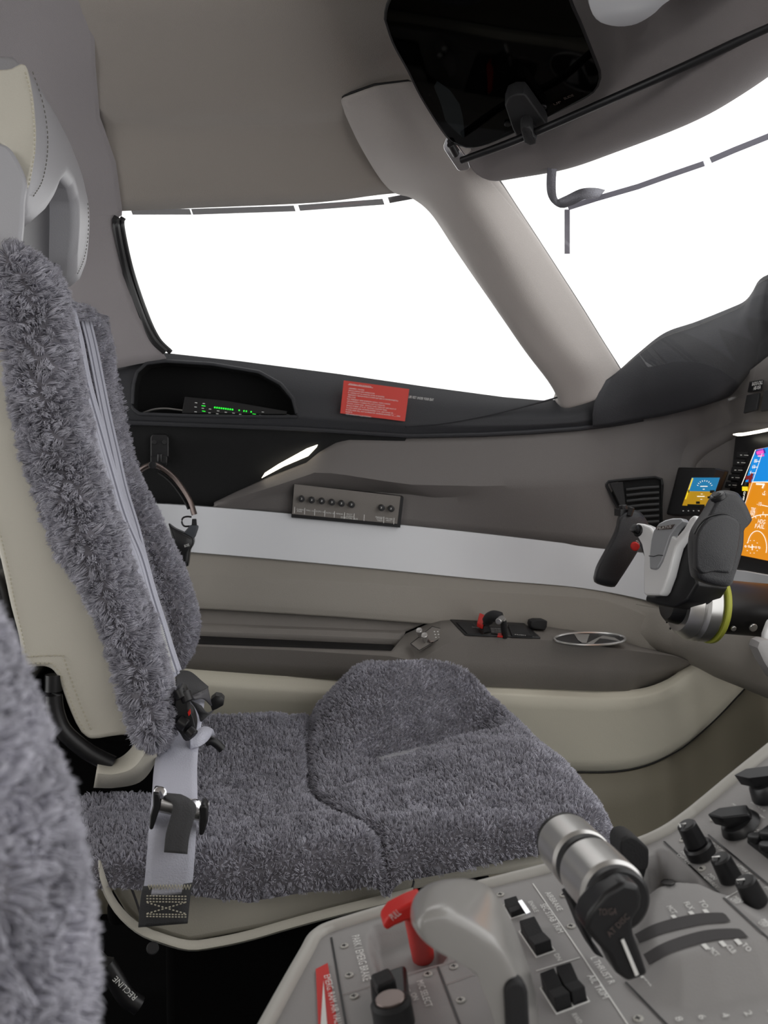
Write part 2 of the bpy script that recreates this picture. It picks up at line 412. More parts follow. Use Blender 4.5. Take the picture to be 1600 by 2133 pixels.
# fold line with stitches along the belt foot
sl=[W(x,y,.030) for x,y in resamp(beltB,120)]
b=MB(); b.tube(sl,.004,8,up=(0,0,1)); struct(b.build('trim_6',BELT))
b=MB(); b.tube([W(x,y,o_) for x,y,o_ in spline([(845,888,.034),(920,882,.036),(1000,868,.037),(1080,850,.037),(1160,828,.034),(1225,803,.03),(1268,786,.025)],50)],.0018,6); struct(b.build('trim_19',BELT))
# black lower lining
wall_loft('trim_7',[([(p[0],p[1]-4) for p in beltB[:6]],.024),([(-80,1070),(120,1072),(335,1056),(440,1062),(600,1070),(750,1085)],.0)],BLACKF,n=60,k=4)['kind']='structure'
# grey upper side panel with its facet
ptop=[(452,1049,.012),(490,1030,.014),(560,998,.016),(640,967,.018),(665,945,.02),(700,922,.022),(722,911,.022),(860,909,.022),(1000,906,.022),(1100,901,.022),(1200,892,.022),(1270,880,.022),(1340,862,.022),(1390,850,.022),(1440,838,.02),(1480,836,.02),(1540,792,.01),(1620,730,.01)]
pmid=[(448,1051,.016),(500,1036,.03),(575,1012,.036),(655,985,.04),(690,985,.042),(720,988,.042),(800,1000,.042),(860,1008,.042),(1000,1012,.042),(1100,1010,.040),(1200,1005,.036),(1260,1000,.03),(1340,985,.02),(1395,960,.008),(1430,930,.0),(1480,900,.0),(1540,890,.0),(1620,890,.0)]
pbot=[(440,1056,.012),(520,1060,.012),(580,1066,.012),(640,1072,.012),(700,1078,.012),(760,1086,.012),(820,1093,.012),(880,1099,.012),(1000,1112,.014),(1100,1124,.016),(1200,1136,.018),(1260,1143,.018),(1340,1152,.01),(1400,1160,.002),(1440,1165,-.002),(1480,1175,-.002),(1540,1190,-.002),(1620,1205,-.002)]
pm2=[(447,1052,.017),(510,1040,.026),(590,1026,.022),(640,1018,.014),(720,1020,.012),(800,1024,.012),(860,1028,.014),(905,1034,.02),(1000,1032,.034),(1100,1035,.036),(1200,1030,.034),(1260,1020,.028),(1340,1010,.018),(1395,1000,.008),(1430,980,.0),(1480,980,.0),(1540,980,.0),(1620,980,.0)]
def prow(r,n=160): # keep knot correspondence
    out=[]
    for i in range(len(r)-1):
        for k in range(9): t=k/9; out.append(tuple(r[i][q]+(r[i+1][q]-r[i][q])*t for q in range(3)))
    out.append(r[-1]); return out
def blend(a,b,t): return [tuple(p[q]+(s[q]-p[q])*t for q in range(3)) for p,s in zip(a,b)]
R0,R1,R2,R3=map(prow,(ptop,pmid,pm2,pbot))
b=MB(); seq=[blend(R0,R1,k/6) for k in range(6)]+[blend(R1,R2,k/3) for k in range(3)]+[blend(R2,R3,k/4) for k in range(5)]
b.grid([[W(*p) for p in r] for r in seq]); struct(b.build('trim_8',GPANEL,ang=30,solid=.004,soff=-1))
# white lacquered band
bandT=[(-80,1060),(200,1045),(335,1050),(445,1057),(600,1070),(800,1090),(1000,1111),(1255,1141),(1340,1152),(1420,1163)]
bandB=[(-80,1120),(200,1135),(400,1150),(600,1167),(800,1186),(1000,1206),(1200,1223),(1330,1246),(1380,1262),(1440,1280)]
wall_loft('trim_9',[([(x,y-2) for x,y in bandT],.008),(bandT,.022),([(x,y) for x,y in bandB],.03),([(x,y+2) for x,y in bandB],.02)],BAND,n=80,k=2,ang=20)['kind']='structure'
# grey ledge under the band
L1=[(-80,1170),(200,1185),(405,1200),(700,1214),(1000,1235),(1200,1247),(1260,1255),(1350,1290),(1420,1345),(1480,1400)]
L2=[(-80,1225),(200,1240),(405,1252),(700,1270),(960,1290),(1145,1303),(1250,1318),(1340,1345),(1400,1385),(1450,1420)]
wall_loft('trim_10',[(bandB,.016),(L1,.045),(L2,.055),([(x,y+14) for x,y in L2],.055)],LEDGE,n=90,k=4,ang=20)['kind']='structure'
# window pillar --------------------------------------------------------------
PL=[(713,200,.262),(760,300,.20),(815,385,.105),(860,402,.09),(905,438,.078),(960,520,.062),(1040,635,.042),(1100,712,.028),(1148,772,.016),(1169,803,.01),(1160,835,.008)]
PM=[(780,176,.285),(822,300,.24),(880,385,.16),(920,440,.14),(965,510,.12),(1005,580,.105),(1055,660,.09),(1100,730,.075),(1145,790,.055),(1165,825,.04),(1180,850,.03)]
PR1=[(850,168,.29),(885,230,.27),(930,330,.24),(965,400,.2),(1010,470,.175),(1060,550,.15),(1110,635,.125),(1160,705,.10),(1205,760,.08),(1225,800,.06),(1235,835,.05)]
PR=[(872,180,.27),(925,265,.26),(1000,330,.235),(1032,378,.175),(1062,425,.145),(1108,495,.115),(1160,575,.085),(1205,645,.06),(1245,710,.04),(1282,768,.02),(1300,800,.01)]
def prow2(r):
    return spline(r,70)
A=[prow2(x) for x in (PL,PM,PR1,PR)]
b=MB(); seq=[]
lip=[(p[0],p[1],p[2]-.03) for p in A[0]]; lip2=[(p[0]+3,p[1],p[2]-.03) for p in A[3]]
cols=[lip,A[0]]+[ [tuple(a+(c-a)*t) for a,c in zip(map(np.array,A[0]),map(np.array,A[1]))] for t in(.15,.5)]+[A[1]]+[[tuple(a+(c-a)*t) for a,c in zip(map(np.array,A[1]),map(np.array,A[2]))] for t in(.33,.66)]+[A[2]]+[[tuple(a+(c-a)*t) for a,c in zip(map(np.array,A[2]),map(np.array,A[3]))] for t in(.5,.9)]+[A[3],lip2]
def Wp(p): return W(p[0],p[1],p[2])
b.grid([[Wp(p) for p in c] for c in cols]); struct(b.build('trim_11',PILLAR,ang=0,solid=.008,sub=1))
# dark seal on the windshield side
b=MB(); b.tube([W(*p) for p in A[0][:14]]+[],.0016,6); b.tube([W(p[0],p[1],p[2]) for p in (A[0][0],A[1][0],A[2][0],A[3][0])],.0016,6); struct(b.build('trim_18',BLKM))
b=MB(); b.tube([W(p[0]+9,p[1]+1,p[2]-.004) for p in A[3][16:]],.0026,8)
ws=empty('window_2',W(1400,500,0),None,None); ws['kind']='structure'; b.build('window_seal',BLK,ws)
# brow above the windshield
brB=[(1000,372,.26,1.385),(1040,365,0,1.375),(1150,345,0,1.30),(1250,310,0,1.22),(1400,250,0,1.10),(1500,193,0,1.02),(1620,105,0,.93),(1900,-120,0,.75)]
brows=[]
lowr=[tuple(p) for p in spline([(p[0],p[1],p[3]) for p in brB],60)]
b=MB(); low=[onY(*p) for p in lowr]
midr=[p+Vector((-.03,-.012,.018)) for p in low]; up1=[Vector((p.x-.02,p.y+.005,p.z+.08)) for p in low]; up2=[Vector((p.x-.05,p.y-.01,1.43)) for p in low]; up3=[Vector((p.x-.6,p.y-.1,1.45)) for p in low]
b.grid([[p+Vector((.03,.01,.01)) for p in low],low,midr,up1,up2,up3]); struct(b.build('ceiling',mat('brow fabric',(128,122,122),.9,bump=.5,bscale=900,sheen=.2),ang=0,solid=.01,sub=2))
# roof outside windshield top (keeps sky out above the brow)
# windshield pane
b=MB(); 
lowg=[onP(px,py,W(px,py,.03),(0,1,0)) for px,py in [(1290,775)]]
g0=[low[i]+Vector((.02,.012,.0)) for i in range(0,60,4)]
g1=[Vector((p.x+.38,p.y+.16-.0*i,.93)) for i,p in enumerate(g0)]
b.grid([g0,g1]); b.build('window_pane',GLASS,ws,solid=.003)
#=====PART: FRONT
# glareshield -------------------------------------------------------------
gsT=[(1262,792,1.56),(1285,775,1.56),(1330,735,1.54),(1385,693,1.52),(1450,670,1.49),(1520,642,1.46),(1550,628,1.45),(1566,610,1.44),(1580,585,1.435),(1600,572,1.43),(1640,560,1.42),(1800,540,1.2)]
gsB=[(1235,889,1.565),(1270,885,1.555),(1330,875,1.545),(1390,865,1.52),(1450,848,1.48),(1490,832,1.455),(1525,805,1.44),(1550,785,1.43),(1575,764,1.425),(1600,742,1.42),(1640,715,1.41),(1800,700,1.2)]
a=[onY(*p) for p in spline(gsT,70)]; c=[onY(*p) for p in spline(gsB,70)]
b=MB(); rows=[[p+Vector((.25,.1,-.02)) for p in a],[p+Vector((.012,.006,-.002)) for p in a],a]
for t in (.08,.25,.5,.75,.95,1): rows.append([p+(q-p)*t-Vector((.03,.02,0))*math.sin(t*math.pi)*.8*min(1,((q-p).length/.13)**1.5) for p,q in zip(a,c)])
rows.append([p+Vector((.05,.03,.01)) for p in c])
b.grid(rows); gs=tag(b.build('glareshield',BELT,ang=0),'dark padded stitched hood curving up over the instrument panel below the windshield','dashboard hood')
b=MB()
for i in range(6,66):
    p=a[i]; q=a[i+1] if i+1<70 else a[i]; 
    for u in(.1,.6): 
        w0=c[i]-p; bl=w0*.07-Vector((.03,.02,0))*math.sin(.07*math.pi)*.8*min(1,(w0.length/.13)**1.5)+Vector((-.0012,-.0012,.0004)); s0=p+(q-p)*u+bl; s1=p+(q-p)*(u+.3)+bl; b.tube([s0,s1],.0004,5)
b.build('stitching',THREADG,gs)
# instrument panel face --------------------------------------------------------
NP=Vector((-.978,0,.208)).normalized()
P1=Vector((.787,1.41,.87))
def onF(px,py,off=0): return onP(px,py,P1+NP*off,NP)
panel=empty('instrument_panel',(.80,1.3,.6),'grey instrument panel carrying the flight displays at the right edge','instrument panel')
b=MB(); pts=[(1478,862),(1500,848),(1540,815),(1640,715),(1900,700),(1900,1260),(1640,1215),(1540,1190),(1478,1175),(1440,1165),(1445,960)]
b.slab([onF(x,y,-.012) for x,y in pts],-NP,.03); b.build('panel_face',GPANEL,panel)
# moulded frame arching round the display bay
fr=[(1600,905),(1560,905),(1530,915),(1505,930),(1480,945),(1460,962),(1450,985),(1440,1040),(1425,1110),(1410,1165)]
f2=[(1600,868),(1560,868),(1510,870),(1470,885),(1430,905),(1400,930),(1390,965),(1388,1040),(1385,1110),(1375,1165)]
b=MB(); A1=spline(fr,40); A2=spline(f2,40)
b.grid([[W(p[0],p[1],-.005) for p in A2],[W((p[0]+q[0])/2,(p[1]+q[1])/2,.012) for p,q in zip(A1,A2)],[W(p[0],p[1],.006) for p in A1],[W(p[0]+4,p[1]+4,-.012) for p in A1]])
b.build('display_surround',GPANEL,panel,ang=0,sub=1)
# light strip under hood
b=MB(); b.tube([onF(x,y,.03) for x,y in spline([(1528,905),(1545,905),(1570,901),(1600,895),(1660,880)],16)],[.0008]+[.0024]*14+[.0015],8)
tag(b.build('light_strip',LEDM),'thin glowing white light strip under the hood, above the large flight display','light')
# primary flight display
pfd=empty('flight_display',onF(1570,1200,.01),'large flight display with blue sky, orange ground and speed tape at the right edge','display')
def qd(name,pts,m,par,off,t=.001,on=onF,**k):
    b=MB(); b.slab([on(x,y,off) for x,y in pts],NP,t); return b.build(name,m,par,smooth=False,**k)
qd('display_housing',[(1548,912),(1900,850),(1900,1330),(1640,1205),(1516,1183),(1528,1100)],BLK,pfd,-.004,.014,bev=.002)
S=[(1574,937),(1800,890),(1800,1215),(1600,1168),(1536,1155)]
qd('screen',S,S_OR,pfd,.011)
qd('sky',[(1574,937),(1800,890),(1800,1004),(1553,1004)],S_BLUE,pfd,.0122,.0003)
ann=[]
def bar(pts,m,wd,off=.0128,on=onF,par=pfd,name='symbol'):
    b=MB()
    for p,q in zip(pts[:-1],pts[1:]):
        p=Vector(p);q=Vector(q);d=(q-p); 
        if d.length<1e-6: continue
        d.normalize(); s=Vector((-d.y,d.x))*wd/2
        b.add([on(*(p+s),off),on(*(q+s),off),on(*(q-s),off),on(*(p-s),off)],[(0,1,2,3)])
    return b
def multi(name,items,m,par,on=onF,off=.0128,solid=0):
    B=MB()
    for pts,wd in items:
        q=bar(pts,m,wd,off,on); B.add(q.v,q.f)
    return B.build(name,m,par,smooth=False)
arc=lambda cx,cy,rx,ry,a0,a1,n=24:[(cx+rx*math.cos(math.radians(a0+(a1-a0)*i/n)),cy-ry*math.sin(math.radians(a0+(a1-a0)*i/n))) for i in range(n+1)]
items=[([(1567,1004),(1700,1004)],2),([(1588,944),(1550,1055)],1),([(1574,937),(1545,1010)],1.5),
 ([(1575,1008),(1593,1009)],3.5),([(1592,1007),(1588,1017)],3),(arc(1592,1120,52,48,60,175),1.6),(arc(1577,1140,20,34,-20,165),1.5)]
for y,x in ((950,1578),(961,1574),(973,1570),(985,1566)): items.append(([(x,y),(x+9,y)],1.2)); 
for t in range(8): 
    a_=math.radians(75+t*12); items.append(([(1592+52*math.cos(a_),1120-48*math.sin(a_)),(1592+47*math.cos(a_),1120-43*math.sin(a_))],1.2))
for t in range(10):
    a_=math.radians(t*36); items.append(([(1567+12*math.cos(a_),1139-13*math.sin(a_)),(1567+13.6*math.cos(a_),1139-14.5*math.sin(a_))],1.6))
items+=[([(1567,1134),(1567,1146)],1.8),([(1562,1140),(1572,1139)],1.8),(arc(1553,1138,1.6,2,0,360,10),.9),(arc(1560,1138,1.6,2,0,360,10),.9),(arc(1575,1140,1.6,2,0,360,10),.9),(arc(1582,1141,1.6,2,0,360,10),.9),([(1588,1030),(1594,1031)],1.5),([(1586,1052),(1600,1055)],1.5),([(1590,1066),(1589,1072),(1600,1072)],1.2)]
multi('white_symbols',items,S_W,pfd)
multi('magenta_marks',[([(1576,944),(1591,941)],7),([(1580,950),(1592,948)],4)],S_MG,pfd)
multi('speed_box',[([(1574,944),(1594,939)],9.5)],S_PU,pfd,off=.0125)
multi('red_flag',[([(1553,996),(1568,993)],8),([(1567,986),(1561,1006)],6)],S_RD,pfd)
multi('yellow_flag',[([(1546,1018),(1558,1018)],9)],S_YL,pfd)
def ftext(t,a,c,h,m,par,off=.013,name='lettering'): return text(t,onF(*a,off),onF(*c,off),NP,h,m,par,name=name)
ftext('HDG',(1579,1090),(1594,1092),.0068,S_W,pfd); ftext('FAIL',(1573,1100),(1593,1102),.0068,S_W,pfd)
ftext('TRK',(1564,1066),(1574,1067),.007,S_W,pfd); ftext('360',(1562,1073),(1572,1075),.007,S_W,pfd)
ftext('-10',(1577,1053),(1586,1054),.006,S_W,pfd); ftext('-5',(1588,1030),(1594,1031),.006,S_W,pfd)
ftext('80',(1571,964),(1577,964),.006,S_W,pfd); ftext('60',(1567,976),(1573,976),.006,S_W,pfd); ftext('4',(1562,988),(1565,988),.006,S_W,pfd); ftext('150',(1579,943),(1589,942),.006,S_MG,pfd)
for i,(y,t) in enumerate(((1030,'0'),(1036,'2'),(1042,'4'),(1048,'5'))): ftext(t,(1549-i,y),(1553-i,y),.005,S_W,pfd)
# bezel keys
for k in range(5):
    x0=1544-k*6.0; y0=948+k*15.6
    b=MB(); b.slab([onF(x,y,.010) for x,y in ((x0-4,y0-6),(x0+16,y0-5),(x0+13,y0+7),(x0-7,y0+6))],NP,.003); kk=b.build('bezel_key',BLKM,pfd,smooth=False,bev=.0006)
    multi('key_mark',[([(x0-2,y0),(x0+2,y0)],1.8),([(x0+6,y0),(x0+15,y0+.5)],1.2)],WHITE,kk,off=.0136)
# standby display
Q1=Vector((.738,1.519,.85))
def onE(px,py,off=0): return onP(px,py,Q1+NP*off,NP)
es=empty('standby_display',onE(1460,1075),'small square standby display with blue sky over ochre ground, left of the large display','display')
b=MB(); b.slab([onE(x,y,-.012) for x,y in ((1440,979),(1520,981),(1482,1074),(1408,1076))],NP,.012+.012); b.build('display_housing',BLK,es,smooth=False,bev=.002)
b=MB(); b.slab([onE(x,y,.0) for x,y in ((1436,981),(1512,981),(1474,1074),(1406,1075))],NP,.016); b.build('bezel',BLKM,es,smooth=False,bev=.002)
q=dict(on=onE)
for nm,pts,m,o_ in (('screen',((1442,995),(1500,995),(1479,1055),(1422,1053)),S_OC,.016),('sky',((1442,995),(1500,995),(1490,1024),(1433,1023)),S_BL2,.0172)):
    b=MB(); b.slab([onE(x,y,o_) for x,y in pts],NP,.0006); b.build(nm,m,es,smooth=False)
it=[]
for t in range(9):
    a_=math.radians(20+t*17.5); it.append(([(1468+17*math.cos(a_),1016-16*math.sin(a_)),(1468+14*math.cos(a_),1016-13*math.sin(a_))],1))
it+=[([(1459,1013),(1474,1013)],1.6),([(1464,1019),(1468,1019)],1.3),([(1460,1029),(1464,1029)],1),([(1452,1034),(1468,1034)],1.6),([(1459,1040),(1463,1040)],1)]
multi('white_symbols',it,S_W,es,on=onE,off=.0182)
multi('yellow_tape',[([(1443,996),(1428,1040)],2.5)],S_YL,es,on=onE,off=.0182)
multi('dark_readouts',[([(1479,1024),(1489,1024)],6),([(1474,1036),(1482,1036)],4.5),([(1433,1023),(1436,1023)],6),([(1432,1052),(1468,1053)],4),([(1450,1047),(1458,1047)],5)],S_BK,es,on=onE,off=.0182)
for k in range(4):
    b=MB(); p=onE(1423+k*10.7,1064,.016); b.cyl(p,p+NP*.003,.0022,12); kk=b.build('bezel_button',BLK,es)
    multi('button_mark',[([(1422+k*10.7,1064),(1425+k*10.7,1064)],2)],WHITE,kk,on=onE,off=.0195)
# call sign plate + switch pockets above
rc=tag(qd('call_sign_plate',[(1565,796),(1591,792),(1587,814),(1561,818)],BLK,None,.026,.003),'small black plate reading RADIO-CALL HB-VSA on the panel above the light strip','sign')
text('RADIO-CALL',onF(1567,804,.0295),onF(1589,800,.0295),NP,.006,WHITE,rc); text('HB-VSA',onF(1570,813,.0295),onF(1585,810,.0295),NP,.006,WHITE,rc)
for pts,lb in ((((1560,824),(1586,819),(1580,855),(1553,862)),'narrow dark recessed holder on the panel directly below the call sign plate'),(((1596,815),(1640,805),(1630,850),(1589,858)),'dark recessed holder at the right edge beside the call sign plate')):
    o=qd('card_holder',list(pts),BLKM,None,.024,.004,bev=.001); tag(o,lb,'holder','card holders under the hood')
# air vent
av=empty('air_vent',W(1320,1050,0),'black slatted air vent with a flap in the grey panel behind the control yoke','air vent')
vp=[(1263,1010),(1268,1003),(1285,1001),(1365,994),(1378,998),(1380,1010),(1379,1098),(1372,1110),(1330,1110),(1300,1078),(1280,1045)]
b=MB(); b.slab([W(x,y,.030) for x,y in vp],(0,1,0),.01); b.build('recess',BLACKF,av,smooth=False)
b=MB(); b.tube([W(x,y,.034) for x,y in vp+[vp[0]]],.0022,8); b.build('vent_frame',BLKM,av)
for k in range(7):
    y=1015+k*12; b=MB(); b.tube([W(1305+k*.5,y+6,.037),W(1340,y+2,.038),W(1373,y,.036)],[(.0012,.003)]*3,8); b.build('slat',BLK,av)
b=MB(); b.slab([W(x,y,.046) for x,y in ((1270,1006),(1298,1004),(1306,1070),(1296,1062))],(0,1,0),.004); b.build('flap',BLKM,av,bev=.001)
# white lacquer under the screens
b=MB(); b.slab([onF(x,y,.012) for x,y in ((1522,1186),(1560,1190),(1700,1215),(1700,1262),(1600,1228),(1515,1208))],NP,.006); struct(b.build('trim_12',BAND,bev=.002))
# lower cowling sweeping under the column
c1=[(1290,1252,.02),(1345,1262,.035),(1380,1268,.05),(1440,1290,.055),(1480,1262,.05),(1560,1250,.05),(1700,1250,.05)]
c2=[(1290,1262,.03),(1345,1290,.05),(1385,1310,.07),(1440,1320,.09),(1480,1330,.1),(1560,1360,.12),(1700,1390,.14)]
c3=[(1290,1300,.05),(1350,1330,.06),(1390,1355,.08),(1440,1375,.10),(1500,1400,.13),(1560,1422,.15),(1700,1475,.17)]
c4=[(1290,1310,.04),(1350,1345,.05),(1390,1366,.05),(1440,1386,.05),(1500,1412,.06),(1560,1436,.08),(1700,1495,.1)]
b=MB(); b.grid([[W(*p) for p in spline(r,50)] for r in (c1,c2,c3,c4)]); struct(b.build('trim_13',LEDGE,ang=0,sub=1,solid=.004))
# footwell shade, put in as a black sheet behind the pedestal front
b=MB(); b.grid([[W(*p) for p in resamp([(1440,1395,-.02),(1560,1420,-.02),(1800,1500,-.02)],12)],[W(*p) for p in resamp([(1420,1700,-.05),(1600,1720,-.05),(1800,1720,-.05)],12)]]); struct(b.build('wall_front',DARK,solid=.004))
#=====PART: CONSOLE
K=dict()
con=empty('side_console',W(900,1430,.12),'dark grey side armrest console with open tray, running along the wall beside the seat','console')
OF=.14
L2b=[(-80,1226),(200,1241),(405,1253),(700,1271),(890,1285),(960,1291),(1145,1304),(1250,1320),(1340,1347),(1400,1372),(1440,1380)]
# tray part of the console (left) : sloping back, ridge, trough, front lip
def crow(pl,off,n=80,s=False):
    pts=[(*p[:2],p[2] if len(p)>2 else off) for p in pl]; return [W(*p) for p in (spline(pts,n) if s else resamp(pts,n))]
b=MB()
b.grid([crow([(-80,1226),(405,1253),(700,1271),(908,1288)],.045),crow([(-80,1276),(405,1299),(660,1309),(845,1316)],.052),
  crow([(-80,1284),(405,1307),(660,1315),(842,1323)],.062),crow([(-80,1292),(405,1316),(660,1325),(840,1333)],.068),crow([(-80,1308),(405,1330),(660,1342),(818,1353)],.07)])
b.build('tray_back',CONS,con,ang=25,solid=.003)
b=MB(); b.grid([crow([(-80,1303),(405,1326),(820,1345)],.069),crow([(-80,1345),(405,1362),(822,1376)],.12)]); b.build('tray_floor',BLK,con,solid=.003)
# front face and top of the raised part
ft=[(-80,1330,OF-.02),(200,1338,OF-.02),(415,1346,OF-.01),(620,1355,OF-.005),(812,1367,OF),(868,1378,OF),(905,1356,OF),(940,1336,OF),(962,1326,OF),(1040,1329,OF),(1145,1334,OF),(1240,1345,OF),(1330,1357,OF-.01),(1400,1366,OF-.04),(1442,1378,.08)]
fb=[(-80,1372,OF-.03),(200,1383,OF-.03),(405,1396,OF-.02),(600,1409,OF-.02),(780,1421,OF-.01),(860,1425,OF-.01),(920,1427,OF-.01),(960,1428,OF-.01),(990,1429,OF-.01),(1060,1432,OF-.01),(1150,1436,OF-.01),(1240,1439,OF-.01),(1310,1440,OF-.02),(1380,1422,OF-.05),(1444,1380,.078)]
bk=[(-80,1340,.12),(200,1340,.12),(415,1342,.12),(620,1349,.12),(815,1356,.12),(845,1320,.07),(890,1300,.06),(915,1290,.055),(935,1289,.055),(1040,1296,.055),(1145,1304,.055),(1250,1320,.055),(1330,1345,.055),(1400,1363,.06),(1440,1376,.075)]
ft2=[(x,y-1.5,o_-.004) for x,y,o_ in ft]
b=MB(); F_,B_,K_,F2=prow(ft),prow(fb),prow(bk),prow(ft2)
b.grid([[W(*p) for p in K_],[W(*p) for p in blend(K_,F2,.5)],[W(*p) for p in F2],[W(*p) for p in F_],[W(*p) for p in blend(F_,B_,.5)],[W(*p) for p in B_]])
cbody=b.build('console_body',CONS,con,ang=28,solid=.004)
# jack plate
def wn(p0,p1,p2): return (V3(p1)-V3(p0)).cross(V3(p2)-V3(p0)).normalized()
jp=[(868,1357),(912,1319),(938,1321),(893,1361)]
JC=[W(857,1345,.125),W(900,1308,.075),W(942,1318,.09),W(902,1350,.13)]
jc=[onP(x,y,JC[3],wn(JC[0],JC[3],JC[2])) for x,y in ((855,1344),(900,1308),(942,1319),(873,1358))]
jn=wn(jc[0],jc[3],jc[2]); 
if jn.z<0: jn=-jn
J=empty('jack_plate',jc[0],'grey headset socket plate with two silver jack plugs on the console slope','socket plate')
b=MB(); b.slab(jc,jn,.003); b.build('plate',CONS,J,bev=.001,smooth=False)
b=MB(); b.tube([p+jn*.003 for p in jc+[jc[0]]],.0006,6); b.build('plate_edge',BLKM,J)
for x,y in ((876,1318),(887,1328)):
    p=onP(x,y+8,jc[0]+jn*.003,jn); q=onP(x-3,y-6,jc[0]+jn*.02,jn); b=MB(); b.cyl(p,p+(q-p)*.4,.0035,16); b.cyl(p+(q-p)*.4,q,.005,16); b.build('jack_plug',STEEL,J)
b=MB(); b.tube([onP(x,y,jc[0]+jn*.006,jn) for x,y in ((885,1326),(897,1337),(903,1336))],.0018,8); b.build('plug_lever',STEELD,J)
b=MB()
for i in range(3):
    for j in range(2): p=onP(905+j*7+i*1.5,1316+i*6,jc[0]+jn*.003,jn); b.cyl(p,p+jn*.0008,.0012,8)
b.build('socket_marks',WHITE,J)
# mask stowage plate with red lever
def onT(x,y,o_=.0): 
    pz=Vector(W(1040,1312,.09)); n=wn(W(960,1326,.137),W(1145,1334,.137),W(1100,1302,.06)); n=n if n.z>0 else -n
    return onP(x,y,pz+n*(o_+.0015),n)
nT=wn(W(960,1326,.137),W(1145,1334,.137),W(1100,1302,.06)); nT=nT if nT.z>0 else -nT
ox=empty('oxygen_mask_panel',onT(1030,1315),'black stowage plate with red lever, black hose and white lettering on the console','mask panel')
b=MB(); b.slab([onT(x,y) for x,y in ((936,1294),(1092,1302),(1126,1332),(968,1325))],nT,.004); b.build('plate',BLK,ox,bev=.0015,smooth=False)
b=MB(); b.slab([onT(x,y,.004) for x,y in ((950,1297),(985,1300),(1003,1322),(974,1322))],nT,.002); b.build('cover_plate',BLKM,ox,bev=.001,smooth=False); b=MB(); b.slab([onT(x,y,.004) for x,y in ((1058,1304),(1088,1305),(1110,1327),(1066,1326))],nT,.003); b.build('cover_plate',BLKM,ox,bev=.001,smooth=False)
b=MB(); b.slab([onT(x,y,.012) for x,y in ((998,1285),(1009,1290),(1011,1303),(1005,1312),(993,1306))],nT,.008); b.build('red_lever',RED,ox,bev=.002)
b=MB(); b.tube([onT(x,y,o_) for x,y,o_ in spline([(1015,1318,.008),(1013,1300,.02),(1022,1285,.035),(1036,1284,.04),(1048,1292,.035),(1050,1310,.02),(1052,1326,.004)],24)],[.006]*6+[.009]*8+[.005]*10,12); b.build('hose',BLKM,ox)
b=MB(); b.cyl(onT(1046,1287,.04),onT(1038,1295,.038),.005,16); b.tube([onT(1052,1326,.005),onT(1054,1302,.02),onT(1050,1290,.038)],.003,8); b.build('hose_clip',STEEL,ox)
b=MB(); b.slab([onT(x,y,.006) for x,y in ((1038,1321),(1048,1322),(1047,1328),(1036,1327))],nT,.002); b.build('red_tab',RED,ox)
b=MB(); b.slab([onT(x,y,.005) for x,y in ((1020,1306),(1044,1307),(1049,1321),(1024,1319))],nT,.001); b.build('warning_label',BLKM,ox,smooth=False)
for i in range(4): text('PULL TO TEST',onT(1023+i*.8,1310+i*3.2,.0062),onT(1044+i*.8,1311+i*3.2,.0062),nT,.0022,WHITE,ox)
text('OXYGEN',onT(983,1307,.006),onT(999,1309,.006),nT,.003,WHITE,ox); text('PUSH',onT(1073,1323,.008),onT(1095,1325,.008),nT,.004,WHITE,ox)
kb=MB(); p=onT(1118,1312,.0); kb.pillow([onY(x,y,p.y+.003) for x,y in ((1101,1300),(1103,1292),(1112,1289),(1130,1289),(1137,1292),(1136,1304),(1132,1311),(1104,1308))],(0,1,0),.012,e=.5,inset=.2)
tag(kb.build('armrest_knob',BLKM),'black rounded knob on the console between the mask plate and the cup holder','knob')
# cup holder
cpt=onT(1228,1330,.002); ch=empty('cup_holder',cpt,'oval polished metal rimmed cup holder at the front of the console','cup holder')
def onC(x,y,o_=0): return onP(x,y,Vector(W(1228,1331,.10))+Vector((0,0,o_+.007)),nT)
el=arc(1229,1331,74,13,0,360,40)[:-1]
b=MB(); b.tube([onC(*p,.002) for p in el]+[onC(*el[0],.002)],.0022,8); b.build('rim',STEEL,ch)
b=MB(); b.slab([onC(*p,.0012) for p in el],(0,0,1),.0006); b.build('well',BLK,ch,smooth=False)
b=MB(); it=[[(1196,1321),(1228,1322),(1222,1340),(1212,1339),(1204,1334)],[(1222,1341),(1246,1329),(1256,1325),(1280,1329),(1292,1336),(1262,1331),(1250,1330),(1236,1342)]]
for q_ in it: b.slab([onC(x,y,.0022) for x,y in q_],(0,0,1),.0008)
b.build('metal_insert',STEEL,ch)
# beige lower lining
bt=[(-80,1366,.12),(200,1378,.12),(405,1394,.12),(700,1414,.12),(975,1427,.125),(1150,1434,.125),(1300,1438,.12),(1380,1420,.10),(1440,1378,.07),(1480,1345,.05)]
bm_=[(-80,1400,.135),(200,1410,.135),(405,1428,.135),(700,1446,.135),(975,1446,.14),(1150,1454,.14),(1300,1458,.135),(1390,1438,.12),(1450,1396,.085),(1500,1370,.06)]
bb=[(-80,1560,.08),(200,1570,.08),(405,1580,.08),(700,1590,.08),(975,1598,.085),(1150,1606,.085),(1300,1604,.09),(1400,1570,.08),(1480,1508,.07),(1560,1425,.06)]
rows=[(bt,.1),(bm_,.1),([tuple(a+(c-a)*.5 for a,c in zip(p,q_)) for p,q_ in zip(bm_,bb)],.1),(bb,.1)]
wall_loft('trim_14',[([(p[0],p[1],p[2]-.004) for p in bt],0),(bt,0),(bm_,0),rows[2],(bb,0)],BEIGE,n=100,k=3,ang=0)['kind']='structure'
oo=[(-80,1562,.075),(405,1582,.075),(975,1600,.08),(1150,1608,.08),(1300,1606,.085),(1400,1572,.075),(1480,1510,.065),(1560,1427,.055),(1600,1390,.05)]
